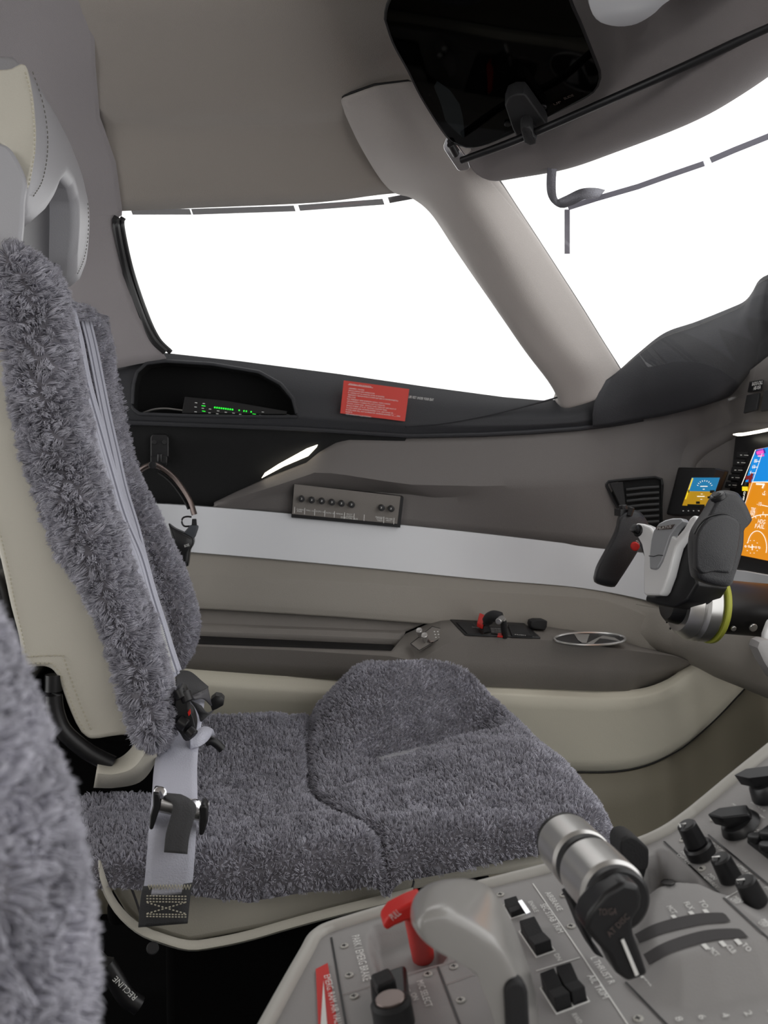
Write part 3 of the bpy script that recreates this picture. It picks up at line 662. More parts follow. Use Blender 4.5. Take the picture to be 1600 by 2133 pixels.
ob=[(-80,1900,.06),(405,1900,.06),(975,1900,.06),(1150,1900,.06),(1300,1900,.06),(1400,1850,.06),(1480,1800,.05),(1560,1750,.0),(1640,1700,.0)]
wall_loft('trim_15',[(oo,0),(ob,0)],OLIVE,n=80,k=4,ang=0)['kind']='structure'
b=MB(); b.tube([W(x,y+1,o_+.002) for x,y,o_ in spline(bb,100)],.0012,6); b.tube([W(1213,1607,.083),W(1213,1720,.075)],.0012,6); b.build('trim_16',BLKM)['kind']='structure'
#=====PART: WALL THINGS
# accent light wedge
led=MB(); led.slab([W(x,y,.03) for x,y in ((545,996),(552,985),(580,967),(640,934),(662,926),(660,931),(642,950),(590,972))],(0,1,0),.004)
tag(led.build('accent_light',LEDM,smooth=False),'glowing wedge shaped accent light in the black wall lining','light')
# breaker panel
cb=empty('circuit_breaker_panel',W(720,1080,.04),'grey circuit breaker panel with eight black push buttons labelled ESSENTIAL BUS','breaker panel')
cq=[W(611,1005,.040),W(836,1031,.040),W(829,1093,.034),W(606,1072,.034)]; cn=wn(cq[0],cq[1],cq[3]); cn=cn if cn.y<0 else -cn
def onB(x,y,o_=0): return onP(x,y,cq[0]+cn*o_,cn)
b=MB(); b.slab([onB(x,y,-.03) for x,y in ((611,1005),(836,1031),(829,1093),(606,1072))],cn,.028); b.build('panel_recess',BLK,cb,smooth=False)
b=MB(); b.slab([onB(x,y,-.002) for x,y in ((613,1008),(834,1033.5),(827,1090.5),(608.5,1070))],cn,.003); b.build('face_plate',CONS,cb,smooth=False)
for x,y in ((628,1038),(649,1040.5),(670,1042.5),(691,1045),(711,1047.5),(732,1050),(794,1056.5),(814,1058.5)):
    p=onB(x,y,.001); b=MB(); b.cyl(p,p+cn*.010,.0052,20); kk=b.build('breaker_button',BLK,cb)
    text('3',onB(x-1.5,y+2.5,.011),onB(x+1.5,y+2.8,.011),cn,.003,WHITE,kk)
sep=[614,635,656,677,697,718,738,759,779,800,821]
it=[([(s,1056+(s-614)*.11),(s-.8,1069+(s-614)*.11)],1.2) for s in sep if s not in(779,)]
def onB2(x,y,o): return onB(x,y,o)
multi('divider_marks',it,WHITE,cb,on=onB2,off=.0015)
def btext(t,x0,y0,x1,h=.0024): return text(t,onB(x0,y0,.0012),onB(x1,y0+(x1-x0)*.11,.0012),cn,h,WHITE,cb)
btext('CABIN',618,1062,632);btext('PWR',619,1066,629);btext('MAU 1A',638,1064,654);btext('DCPU 1A',658,1066,676);btext('DCPU 1B',679,1069,696);btext('MMDR 1',700,1071,717);btext('PILOT',722,1072,734);btext('AUDIO',721,1076,736);btext('ESSENTIAL BUS',710,1079,745,.003)
btext('PRIMARY',782,1078,799);btext('STAB',784,1081,796);btext('TRIM',785,1085,796);btext('PROBE',803,1081,818);btext('HEAT 1',804,1085,818)
# red placard
pq=[W(716,793,.045),W(851,811,.045),W(709,861,.045)]; pn=wn(*pq); pn=pn if pn.y<0 else -pn
def onR(x,y,o_=0): return onP(x,y,pq[0]+pn*o_,pn)
b=MB(); b.slab([onR(x,y,-.004) for x,y in ((716,793),(851.5,811),(842.5,878),(708.5,861))],pn,.0055); pl=tag(b.build('emergency_placard',REDP,smooth=False),'red placard with white EMERGENCY GEAR EXTENSION instructions on the dark window belt','placard')
LN=['EMERGENCY GEAR EXTENSION','','-AIRSPEED: 150 KIAS','-ENSURE LANDING GEAR HANDLE DOWN','IF 3 GREENS NOT ILLUMINATED AFTER 30 SECONDS','-EMERGENCY GEAR EXTENSION SYSTEM (AFT END OF CENTRE PEDESTAL)','OPEN COVER','PULL EMERGENCY GEAR EXTENSION HANDLE. CHECK 3 GREENS','ARE EXTENDED IF 3 GREENS STILL NOT ILLUMINATED','TO LOCK LH & RH GEAR:  CONDUCT LEVEL TURNS LEFT AND RIGHT AT','ANGLES OF BANK UP TO 30°. MAINTAIN CONSTANT SPEED','TO LOCK NOSE GEAR: INCREASE AIRSPEED TO RL. AND POWER TO ___','IF NOSE GEAR STILL NOT ILLUMINATED, INCREASE AIRSPEED TO ___ KIAS.','POWER TO','-KEEP HANDLE IN PULLED POSITION']
for i,t in enumerate(LN):
    if not t: continue
    x0=727-i*.55; y0=801+i*4.45; wpx=len(t)*1.72 if i else 46
    text(t,onR(x0,y0,.0016),onR(x0+wpx,y0+wpx*.125,.0016),pn,.0021,WHITE,pl)
multi('underline',[([(725,801),(777,808)],.7)],WHITE,pl,on=onR,off=.0019)
lv=text('LIFE VEST UNDER YOUR SEAT',onR(851,829,-.004),onR(903,835.5,-.004),pn,.0042,WHITE,None,name='life_vest_lettering'); tag(lv,'small white lettering LIFE VEST UNDER YOUR SEAT right of the red placard','sign')
# keypad in the pocket
kq=[W(384,833,.015),W(596,860,.015),W(380,866,.02)]; kn=wn(*kq); kn=kn if kn.y<0 else -kn
def onK(x,y,o_=0): return onP(x,y,kq[0]+kn*o_,kn)
ku=empty('audio_control_unit',W(480,866,.0),'black control unit with green lit keys lying in the wall pocket','control unit')
b=MB(); b.slab([onK(x,y,-.02) for x,y in ((386,832),(470,840),(598,862),(596,869),(380,867))],kn,.02); b.build('housing',BLK,ku,bev=.001)
gl=[]
for i in range(9): gl.append(([(446+i*4.6,848.5+i*.55),(449+i*4.6,848.9+i*.55)],3.2))
for x in (497,507,512,522): gl.append(([(x,854.5+(x-497)*.13),(x+2.5,854.8+(x-497)*.13)],3))
gl+=[([(526,862),(533,863)],1),([(420,845),(428,846)],1.4),([(421,856),(428,857)],1.4)]
multi('green_legends',gl,S_GN,ku,on=onK,off=.0012)
wl=[([(x,y+(x-400)*.11),(x+5,y+.5+(x-400)*.11)],1.4) for x,y in ((406,838),(422,838),(405,847),(420,848),(405,857),(435,848),(452,850),(468,851),(484,851),(498,852),(450,856),(466,857),(482,858),(494,858),(434,856),(545,842),(540,849),(560,848))]
multi('white_legends',wl,WHITE,ku,on=onK,off=.0012)
b=MB(); b.tube([W(x,y,.012) for x,y in spline([(298,860),(320,853),(345,851),(380,855)],16)],.0015,6); tag(b.build('pocket_rail',STEEL),'thin curved metal rim at the left end of the wall pocket','rim')
b=MB(); b.tube([W(x,y,.012) for x,y in spline([(570,858),(590,862),(604,866)],8)],.0015,6); tag(b.build('pocket_rail',STEEL),'thin metal rim at the right end of the wall pocket','rim')
# headset and its hook
hk=empty('headset_hook',W(330,940,.03),'glossy black hook bracket mounted on the black wall lining above the headset','hook')
b=MB(); b.slab([W(x,y,.032) for x,y in ((313,910),(318,904),(346,904),(352,912),(352,962),(346,972),(318,972),(313,960))],(0,1,0),.006); b.build('back_plate',BLK,hk,bev=.002)
b=MB(); b.box(W(333,958,.055),(.013,.018,.006)); b.tube([W(333,962,.07),W(333,945,.073)],.005,10); b.build('hook_arm',BLK,hk,bev=.002)
for x in (322,343):
    b=MB(); p=W(x,921,.036); b.cyl(p,p+Vector((0,-.003,0)),.004,12); b.build('hook_screw',BLKM,hk)
hd=empty('headset',W(370,1050,.12),'aviation headset with bronze metal band and dark ear cup hanging behind the seat','headset')
hb=spline([(262,1000),(285,985),(302,973),(318,968),(335,974),(360,993),(380,1018),(396,1045),(405,1072)],40)
b=MB(); b.tube([W(p[0],p[1],.10) for p in hb],[(.0045,.009)]*40,12,up=(0,1,0)); band_=b.build('head_band',STEELD,hd)
b=MB(); b.tube([W(p[0]-6,p[1]+9,.10) for p in hb[16:36]],[(.002,.007)]*20,8,up=(0,1,0)); b.build('band_padding',BLKM,hd)
b=MB(); p=W(318,969,.112); b.cyl(p,p+Vector((0,-.003,0)),.006,16); b.build('band_pivot',BLK,hd)
b=MB(); b.tube([W(x,y,.10) for x,y in spline([(399,1077),(390,1076),(381,1079),(379,1088),(384,1096),(396,1096)],16)],.0014,8); b.build('cable_loop',BLK,hd)
b=MB(); b.slab([W(x,y,.105) for x,y in ((400,1081),(409,1081),(410,1095),(399,1095))],(0,1,0),.006); b.build('slider',BLKM,hd,bev=.001)
b=MB(); b.slab([W(x,y,.110) for x,y in ((396,1094),(414,1095),(412,1104),(407,1118),(398,1130),(385,1143),(372,1140),(366,1128),(384,1108))],(0,1,0),.014); b.build('yoke_arm',mat('slate plastic',(70,74,80),.45),hd,bev=.003)
b=MB(); b.pillow([W(x,y,.10) for x,y in spline([(352,1090),(366,1100),(384,1108),(404,1120),(405,1132),(398,1145),(396,1160),(392,1180),(380,1170),(365,1140),(352,1090)],40)[:-1]],(0,1,0),.020,e=.5,inset=.2); ec=b.build('ear_cup',BLK,hd,ang=0)
text('BOSE',W(385,1140,.121),W(395,1137,.121),(0,-1,0),.004,WHITE,ec)
# stowage cover on headliner
def onH(x,y,o_=0): # headliner lower facet
    a_=W(400,252,.205);c_=W(400,431,.075);e_=W(700,330,.14); n=wn(a_,c_,e_); n=n if n.z<0 else -n; return onP(x,y,a_+n*(.004+o_),n),n
hp=[(613,372),(618,367),(682,361),(690,363),(697,392),(694,401),(640,410),(618,409),(613,401)]
nH=onH(600,300)[1]; b=MB(); b.slab([onH(x,y)[0] for x,y in hp],nH,.004); tag(b.build('ceiling_cover_plate',PILLAR,bev=.0015),'small rounded fabric cover plate on the headliner above the side window','cover plate')
b=MB(); b.tube([onH(x,y)[0] for x,y in hp+[hp[0]]],.0012,6); struct(b.build('trim_17',BLKM))
# window tapes on side window
for i,(x0,y0,x1,y1) in enumerate(((272,441,395,441),(398,441,612,434),(621,433,797,420),(808,417,868,406))):
    lb=['leftmost dark tape strip along the top of the side window','long dark tape strip along the top of the side window, second from left','dark tape strip along the top of the side window, third from left','short dark tape strip at the top of the side window by the pillar'][i]
    b=MB(); b.slab([W(x0,y0-6,.055),W(x1,y1-6,.055),W(x1+4,y1+6,.053),W(x0+4,y0+6,.053)],(0,1,0),.001); tag(b.build('window_tape',STRAPG if i>9 else mat('dark tape',(75,73,76),.7),smooth=False),lb,'tape strip','tape strips on the side window')
# windshield tapes: on the windshield plane
gA,gB,gC=g0[2],g0[12],g1[6]; gn=wn(gA,gB,gC)
def onG(x,y,o_=-.004): 
    n=gn if gn.y<0 else -gn; return onP(x,y,gA+n*.006,n),n
def gstrip(pts,wd,lb):
    B=MB(); pl_=[Vector(p) for p in pts]; L=[];R=[]
    for i,p in enumerate(pl_):
        d=(pl_[min(i+1,len(pl_)-1)]-pl_[max(0,i-1)]).normalized(); s=Vector((-d.y,d.x))*wd/2; L.append(onG(*(p+s))[0]);R.append(onG(*(p-s))[0])
    B.grid([L,R]); return tag(B.build('window_tape',STRAPG,smooth=False,solid=.0008),lb,'tape strip','grey tape strips on the windshield')
gstrip([(1182,528),(1182,436),],11,'short vertical grey tape strip on the windshield')
gstrip([(1184,432),(1240,414),(1330,388),(1400,363),(1467,340)],11,'long grey tape strip curving across the windshield')
gstrip([(1481,333),(1530,312),(1600,284),(1660,258)],12,'grey tape strip on the windshield at the right edge')
gb=[(1156,325,0),(1160,355,0),(1168,385,0),(1182,398,0),(1200,394,0),(1225,387,0),(1245,393,0),(1256,401,0)]
B=MB(); s_=spline(gb,40); L=[];R=[];ne=onG(1200,390)[1]
for i,p in enumerate(s_):
    wd=.006+.004*math.sin(i/39*math.pi); q_=onG(p[0],p[1])[0]+ne*(.004+.02*math.sin(i/39*math.pi)); d=(np.array(s_[min(i+1,39)])-np.array(s_[max(0,i-1)])); d/=np.linalg.norm(d); sd=(Rt*(-d[1])-Up*d[0]); tw=ne*.6*math.sin(i/39*math.pi*1.2)
    sd=(Rt*d[1]+Up*d[0]); L.append(q_+(sd+tw)*wd); R.append(q_-(sd+tw)*wd)
B.grid([L,R]); tag(B.build('braided_strap',mat('braid',(150,150,158),.4,metal=.4,bump=1,bscale=700),solid=.0012),'twisted braided metal bonding strap hanging at the top of the windshield','strap')
#=====PART: CEILING THINGS
# sun visor
va=Vector(onY(965,305,1.27)); vn=Vector((.10,.36,1)).normalized()   # hangs nearly level
def onV(x,y,o_=0): return onP(x,y,va+vn*o_,vn)
vis=empty('sun_visor',va,'large dark smoked sun visor panel folded up against the ceiling','sun visor')
vo=[(803,40),(806,15),(822,-20),(900,-140),(1150,-140),(1185,-10),(1210,50),(1238,120),(1249,150),(1247,172),(1232,193),(1180,222),(1100,262),(1030,293),(1000,303),(975,306),(955,300),(930,282),(880,205),(850,145),(820,90)]
vo=[tuple(p) for p in spline(vo+[vo[0]],90)][:-1]
b=MB(); b.slab([onV(x,y) for x,y in vo],vn,.003); b.build('visor_panel',VISG,vis,smooth=False)
b=MB(); b.tube([onV(x,y,.0015) for x,y in vo]+[onV(*vo[0],.0015)],.002,6); b.build('panel_edge',BLK,vis)
cl=[(1052,222),(1058,205),(1075,197),(1094,197),(1102,207),(1138,258),(1141,268),(1133,276),(1095,290),(1076,286),(1068,270)]
b=MB(); b.slab([onV(x,y,-.022) for x,y in cl],vn,.020); b.build('clamp',BLKM,vis,bev=.002)
b=MB(); b.pillow([onV(x,y,-.03) for x,y in ((1084,258),(1090,250),(1102,250),(1110,258),(1112,270),(1119,276),(1117,288),(1105,292),(1092,286),(1088,272))],vn,.010,e=.6,inset=.2); b.build('clamp_knob',BLKM,vis)
for x,y in ((1131,221),(1058,256)):
    b=MB(); p=onV(x,y,0); b.cyl(p,p-vn*.003,.0045,16); b.build('screw',BLK,vis)
text('UP',onV(1155,219,-.0008),onV(1170,213,-.0008),-vn,.004,STEELD,vis); text('SLIDE',onV(1176,207,-.0008),onV(1196,199,-.0008),-vn,.004,STEELD,vis)
b=MB(); pts=[onY(*p) for p in spline([(962,334,1.265),(1060,298,1.205),(1160,256,1.16),(1260,212,1.10),(1400,150,1.03),(1500,104,.97),(1620,48,.9)],30)]; b.tube(pts,.0048,12); ra=tag(b.build('visor_rail',BLK),'long thin black rail along the brow that carries the sun visor','rail')
b=MB(); bp=[onV(x,y,.004) for x,y in ((930,283),(936,281),(947,290),(975,330),(979,345),(976,349),(959,352),(953,349),(925,306),(924,298))]; b.slab(bp,-vn,.004); eb=b.build('end_bracket',CHROM,ra,bev=.001); 
b=MB(); b.cyl(onV(938,300,-.003),onV(950,322,-.003),.005,12); b.build('spring_clip',BLK,ra)
# pale moulding at top right
gh=[(1218,-70),(1224,-20),(1240,8),(1268,20),(1300,22),(1330,14),(1365,-8),(1400,-40),(1500,-100)]
zz=1.36
b=MB(); b.pillow([onZ(x,y,1.345) for x,y in spline(gh,30)],(0,0,1),.02,e=.5,inset=.15); tag(b.build('overhead_housing',BAND),'pale grey rounded overhead housing peeking in at the top right','overhead panel')
#=====PART: SEAT
def bolster(L,R,Y0,b,n=70,m=40,tail=.012,e=1.0,bend=None):
    Lp=spline(L,n); Rp=spline(R,n); P=np.zeros((n,m,3))
    for i in range(n):
        y0=Y0 if not callable(Y0) else Y0(i/(n-1))
        l=np.array(onY(Lp[i][0],Lp[i][1],y0)); r_=np.array(onY(Rp[i][0],Rp[i][1],y0)); c=(l+r_)/2; a=(r_-l)/2
        t=i/(n-1); s_=min(1,math.sqrt(max(0,1-(1-min(t,1-t)/.06)**2)) if min(t,1-t)<.06 else 1); s_=max(s_,.05)
        for k in range(m):
            th=2*math.pi*k/m; cx,sx=math.cos(th),math.sin(th); P[i,k]=c+a*s_*math.copysign(abs(cx)**e,cx)+np.array([0,b*s_*math.copysign(abs(sx)**e,sx),0])
    return P
seat=empty('pilot_seat',(.0,1.2,.0),'pilot seat in pale leather with grey sheepskin covers beside the side window','seat')
# leather back shell
side=[(8,528),(40,640),(72,800),(95,900),(135,1050),(200,1200),(255,1310),(290,1400),(315,1500),(318,1540),(290,1532),(245,1534),(200,1541),(180,1540),(160,1515),(140,1470),(122,1420),(108,1393),(80,1389),(48,1392),(38,1330),(20,1260),(5,1190),(-40,1000),(-110,760),(-150,560),(-90,520)]
b=MB(); pts=[onY(x,y,.985) for x,y in spline(side+[side[0]],110)][:-1]; b.slab(pts,(0,1,0),.42); b.build('back_shell',LEATH,seat,bev=.006)
def stitches(name,line,Y,par,m=THREAD,step=9,ln=5,w_=.0007,wy=None):
    B=MB(); d=resamp(line,200); L=0; tot=sum(np.linalg.norm(b_-a_) for a_,b_ in zip(d[:-1],d[1:])); n=int(tot/step); d=resamp(line,n*2)
    for i in range(n):
        p=d[2*i]; q=p+(d[2*i+1]-p)/np.linalg.norm(d[2*i+1]-p)*ln; B.tube([onY(p[0],p[1],Y),onY(q[0],q[1],Y)],w_,5)
    return B.build(name,m,par)
stitches('stitching',[(-8,1080),(14,1170),(30,1250),(50,1340),(58,1382),(108,1382),(124,1400),(140,1440),(160,1495),(176,1520)],.9835,seat)
stitches('stitching',[(55,1368),(95,1366),(132,1365),(138,1385),(150,1420),(168,1470),(190,1520)],.9835,seat)
# black frame behind back
b=MB(); b.slab([onY(x,y,1.0) for x,y in ((-60,1180),(0,1195),(14,1230),(36,1330),(42,1400),(40,1450),(20,1470),(-60,1500))],(0,1,0),.36); b.build('rear_frame',BLK,seat,bev=.006)
b=MB(); b.tube([onY(x,y,.99) for x,y in spline([(112,1405),(112,1450),(118,1490),(135,1525),(175,1560),(205,1578),(235,1592)],30)],.0085,14); b.build('recline_tube',BLK,seat)
b=MB(); b.slab([onY(x,y,1.13) for x,y in ((-80,1385),(112,1390),(130,1450),(160,1515),(230,1545),(330,1545),(340,1640),(250,1700),(180,1760),(150,1900),(-80,1900))],(0,1,0),.28); b.build('lower_frame',DARK,seat,bev=.004)
# sheepskin near bolster
L=[(-8,528),(-4,600),(8,680),(22,760),(38,850),(58,930),(85,1010),(118,1090),(160,1190),(205,1270),(235,1340),(250,1400),(268,1460),(288,1520),(318,1556)]
R=[(70,520),(112,560),(140,620),(152,690),(165,770),(186,860),(208,960),(232,1050),(262,1130),(290,1210),(316,1290),(338,1370),(352,1420),(366,1480),(352,1545)]
L=[(x+7,y) for x,y in L]; R=[(x-(17 if y<1250 else 17-9*min(1,(y-1250)/150)),y) for x,y in R]
def lumps(P,a,s,seed,fade=None):
    N=P-P.mean(1,keepdims=True); N/=np.linalg.norm(N,axis=2,keepdims=True)+1e-9; return P+N*(a*noise3(P,s,seed))[...,None]
P=bolster(L,R,1.005,.048,n=150,m=90,e=.8); P=lumps(P,.0035,70,3); P=lumps(P,.002,190,4)
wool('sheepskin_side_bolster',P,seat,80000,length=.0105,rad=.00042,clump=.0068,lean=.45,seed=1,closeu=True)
# far bolster
R2=[(196,640),(222,680),(236,730),(243,800),(258,880),(282,965),(325,1055),(366,1140),(392,1195),(410,1250),(416,1300),(410,1345),(392,1385)]
L2_=[(170,640),(168,680),(165,740),(170,800),(185,880),(208,965),(240,1055),(270,1140),(290,1195),(310,1250),(325,1300),(340,1350),(368,1392)]
R2=[(x-11,y) for x,y in R2]
P=bolster(L2_,R2,1.365,.05,n=120,m=70,e=.8); P=lumps(P,.002,80,5)
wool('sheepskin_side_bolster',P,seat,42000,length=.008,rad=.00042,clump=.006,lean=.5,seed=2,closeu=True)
# centre panel of the back, set between bolsters
Lm=[(150,610),(160,700),(185,800),(205,900),(228,1000),(258,1100),(290,1180),(318,1270),(335,1340),(352,1420)]
n_=90;m_=60;P=np.zeros((n_,m_,3)); ln_=spline(Lm,n_)
for i in range(n_):
    base=np.array(onY(ln_[i][0],ln_[i][1],1.2))
    for j in range(m_):
        y=1.02+.36*j/(m_-1); P[i,j]=base+np.array([.028*abs((y-1.2)/.18)**2-.012,y-1.2,0])
P+= (noise3(P,70,9)*.0015)[...,None]*np.array([1,0,0])
wool('sheepskin_back_panel',P,seat,30000,length=.007,rad=.00042,clump=.006,lean=.5,seed=5,out=(1,0,0))
# headrest
hr=[(1.02,1.135),(1.022,1.19),(1.026,1.24),(1.045,1.266),(1.11,1.272),(1.2,1.272),(1.28,1.264),(1.35,1.248),(1.385,1.225),(1.40,1.185),(1.395,1.14),(1.385,1.11),(1.36,1.088),(1.328,1.088),(1.30,1.115),(1.285,1.15),(1.286,1.176),(1.25,1.19),(1.2,1.187),(1.165,1.168),(1.135,1.142),(1.10,1.115),(1.07,1.098),(1.045,1.095)]
hrs=spline(hr+[hr[0]],90)[:-1]
def hx(y,z): # front face of the headrest, rounded
    t=(z-1.19)/.11; return -.211-.028*t*t*(1 if t>0 else .6)-.004*abs((y-1.2)/.18)**3.0
b=MB(); cy,cz=1.2,1.215
def hpt(p,s,dx):
    y=cy+(p[0]-cy)*s; z=cz+(p[1]-cz)*s; return Vector((hx(y,z)+dx,y,z))
rows=[]
for s_,dx in ((1.0,-.10),(1.0,-.04),(1.0,-.012),(.985,-.004)): rows.append([hpt(p,s_,dx) for p in hrs])
b.grid(rows,closeu=True)
# front face as columns between lower and upper outline
low_=[(1.02,1.135),(1.03,1.10),(1.045,1.095),(1.07,1.098),(1.10,1.115),(1.135,1.142),(1.165,1.168),(1.2,1.187),(1.25,1.19),(1.278,1.178),(1.29,1.15),(1.30,1.115),(1.328,1.09),(1.36,1.088),(1.385,1.11),(1.40,1.16)]
top_=[(1.02,1.19),(1.026,1.24),(1.045,1.264),(1.11,1.272),(1.2,1.272),(1.28,1.266),(1.35,1.248),(1.385,1.222),(1.40,1.175)]
ys_=[1.02+.38*k/89 for k in range(90)]
lz=[float(np.interp(y,[a[0] for a in low_],[a[1] for a in low_])) for y in ys_]; tz=[float(np.interp(y,[a[0] for a in top_],[a[1] for a in top_])) for y in ys_]
b=MB(); fr2=[]
for y,z0,z1 in zip(ys_,lz,tz):
    col=[Vector((hx(y,z0)-.10,y,z0)),Vector((hx(y,z0)-.012,y,z0))]
    for q in range(15):
        z=z0+(z1-z0)*q/14; e_=min(q,14-q)/14*(z1-z0); ey=min(y-1.02,1.40-y); d_=min(e_,ey)
        col.append(Vector((hx(y,z)-.010*max(0,1-d_/.014)**2,y,z)))
    col+=[Vector((hx(y,z1)-.014,y,z1)),Vector((hx(y,z1)-.10,y,z1))]; fr2.append(col)
b.grid(fr2,caps=True)
head=b.build('headrest',LEATHG,seat,ang=50)
b=MB(); b.slab([Vector((-.29,p[0],p[1])) for p in [(1.04,1.12),(1.035,1.25),(1.2,1.262),(1.35,1.24),(1.37,1.12),(1.33,1.09),(1.24,1.18),(1.1,1.1)]],(-1,0,0),.04); b.build('headrest_back',LEATH,head,bev=.015)
# cream side panel of the headrest, camera side
b=MB(); sp=[(-40,150),(20,150),(40,142),(56,140),(68,190),(74,240),(76,300),(66,370),(55,395),(30,330),(0,300),(-40,290)]
b.slab([onY(x,y,1.017) for x,y in spline(sp+[sp[0]],60)[:-1]],(0,-1,0),.008); b.build('side_panel',LEATH,head,bev=.003)
stitches('stitching',[(53,150),(66,200),(72,260),(72,320),(60,385)],1.0075,head)
fs_=lambda pts:[Vector((hx(y,z)+.0015,y,z)) for y,z in pts]
def st3(name,pts,par,m=THREADG,step=.0052,ln=.0028):
    B=MB(); d=spline(pts,300); tot=sum(np.linalg.norm(np.array(q_[:2])-np.array(p_[:2])) for p_,q_ in zip(d[:-1],d[1:])); n=int(tot/step); d=spline(pts,max(n,2)*2)
    for i in range(n):
        a_=fs_([d[2*i][:2]])[0]; c_=fs_([d[2*i+1][:2]])[0]; c_=a_+(c_-a_).normalized()*ln; B.tube([a_,c_],.0006,5)
    return B.build(name,m,par)
st3('stitching',[(1.075,1.262),(1.085,1.235),(1.085,1.19),(1.07,1.15),(1.045,1.125)],head)
st3('stitching',[(1.355,1.20),(1.362,1.16),(1.35,1.125),(1.325,1.10)],head)
# inner flap visible inside the arch
b=MB(); b.slab([Vector((-.245-.1*(1.2-z),y,z)) for y,z in ((1.06,1.08),(1.12,1.19),(1.2,1.21),(1.31,1.20),(1.335,1.10),(1.33,1.06),(1.08,1.04))],(-1,0,0),.03); b.build('headrest_post_cover',LEATHD,seat,bev=.008)
b=MB(); b.slab([onY(x,y,.99) for x,y in spline([(-30,300),(10,300),(34,330),(52,375),(48,420),(45,480),(36,520),(0,525),(-30,520),(-30,300)],40)[:-1]],(0,1,0),.012); b.build('headrest_arm_cover',LEATHG,seat,bev=.003)
b=MB(); b.tube([Vector((-.27,1.15,1.0)),Vector((-.27,1.15,1.2))],.008,12); b.build('headrest_post',STEEL,seat)
b=MB(); b.tube([Vector((-.27,1.28,1.0)),Vector((-.27,1.28,1.2))],.008,12); b.build('headrest_post',STEEL,seat)
# ---- cushion
def poly_dist(X,Y,pl):
    D=np.full(X.shape,9.0)
    for (x1,y1),(x2,y2) in zip(pl[:-1],pl[1:]):
        dx,dy=x2-x1,y2-y1; t=np.clip(((X-x1)*dx+(Y-y1)*dy)/(dx*dx+dy*dy),0,1); D=np.minimum(D,np.hypot(X-x1-t*dx,Y-y1-t*dy))
    return D
def xy(pts,z=.465): return [tuple(onZ(x,y,z)[:2]) for x,y in pts]
NU,NV=260,190
def prof(n,lo,hi,rd,side_):
    """edge profile: (coordinate, drop) along one axis"""
    out=[]; tot=(hi-lo-2*rd)+math.pi*rd+2*side_
    for i in range(n):
        s_=tot*i/(n-1)
        def edge(u): # distance from flat region
            if u<=math.pi*rd/2: a_=u/rd; return rd*math.sin(a_),rd*(1-math.cos(a_))
            return rd,rd+(u-math.pi*rd/2)
        e0=math.pi*rd/2+side_
        if s_<e0: o_,d_=edge(e0-s_); out.append((lo+rd-o_,d_))
        elif s_>tot-e0: o_,d_=edge(s_-(tot-e0)); out.append((hi-rd+o_,d_))
        else: out.append((lo+rd+(s_-e0),0))
    return np.array(out)
ux=prof(NU,-.215,.398,.035,.015); uy=prof(NV,.925,1.435,.035,.012)
X,Y=np.meshgrid(ux[:,0],uy[:,0]); DX,DY=np.meshgrid(ux[:,1],uy[:,1])
# round corners a little, far front corner drawn in
cx_,cy_=.085,1.18; fx=(X-cx_)/.3; fy=(Y-cy_)/.255; sq=1-.065*np.clip(np.abs(fx)*np.abs(fy),0,1)**2.2
front=np.clip((X-.2)/.18,0,1)
X=cx_+(X-cx_)*sq-.05*front*np.clip((Y-1.3)/.13,0,1)**2; Y=cy_+(Y-cy_)*sq
Z=.468-np.minimum(DX+DY,.044-.012*np.clip(X/.3,0,1)-.016*np.clip((-X-.03)/.1,0,1))+.014*np.clip((X-.02)/.3,0,1)
sm=lambda v,a_,c_:np.clip((v-a_)/(c_-a_),0,1)**2*(3-2*np.clip((v-a_)/(c_-a_),0,1))
Z+=.078*np.exp(-((Y-1.385)/.085)**2)*sm(X,.06,.17)*(1-sm(X,.28,.40))       # far thigh bolster
Z+=.012*np.exp(-((Y-1.40)/.07)**2)*(1-sm(X,.02,.1))
Z+=.016*np.exp(-((Y-1.12)/.10)**2)*sm(X,.18,.26)*(1-sm(X,.34,.39))         # near thigh lobe
Z-=.012*np.exp(-((Y-1.17)/.10)**2)*np.exp(-((X-.0)/.16)**2)                 # seat dish
slotc=xy([(790,1572),(850,1560),(925,1545),(985,1530)],.47); dsl=poly_dist(X,Y,slotc); Z=np.minimum(Z,.448+1.1*np.clip(dsl-.012,0,1))
seams=[xy(q) for q in ([(672,1452),(650,1500),(642,1560),(645,1620),(665,1655),(720,1700),(790,1742),(806,1770),(805,1815)],[(505,1740),(512,1765),(520,1800)],[(380,1640),(500,1700),(560,1712),(680,1690)],[(665,1655),(760,1620),(800,1600)],[(672,1452),(760,1445),(840,1450)])]
wS=[.014,.003,.003,.004,.002]
for q_,a_ in zip(seams,wS): Z-=a_*np.exp(-(poly_dist(X,Y,q_)/.008)**2)
P=np.stack([X,Y,Z],2); P[...,2]+=noise3(P,60,21)*.0022+noise3(P,160,22)*.0010
mask=(dsl>.016).astype(float)*np.where(np.minimum(DX+DY,.09)>.055,.3,1)
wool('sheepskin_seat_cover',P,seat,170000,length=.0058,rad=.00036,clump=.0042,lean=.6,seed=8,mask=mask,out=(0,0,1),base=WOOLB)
# leather showing in the split
b=MB(); q_=[onZ(x,y,.456) for x,y in ((775,1580),(800,1556),(870,1535),(940,1518),(1000,1512),(1010,1530),(950,1556),(870,1578),(800,1596))]; b.pillow(q_,(0,0,1),.005,inset=.1); b.build('cushion_split_leather',LEATHG,seat)
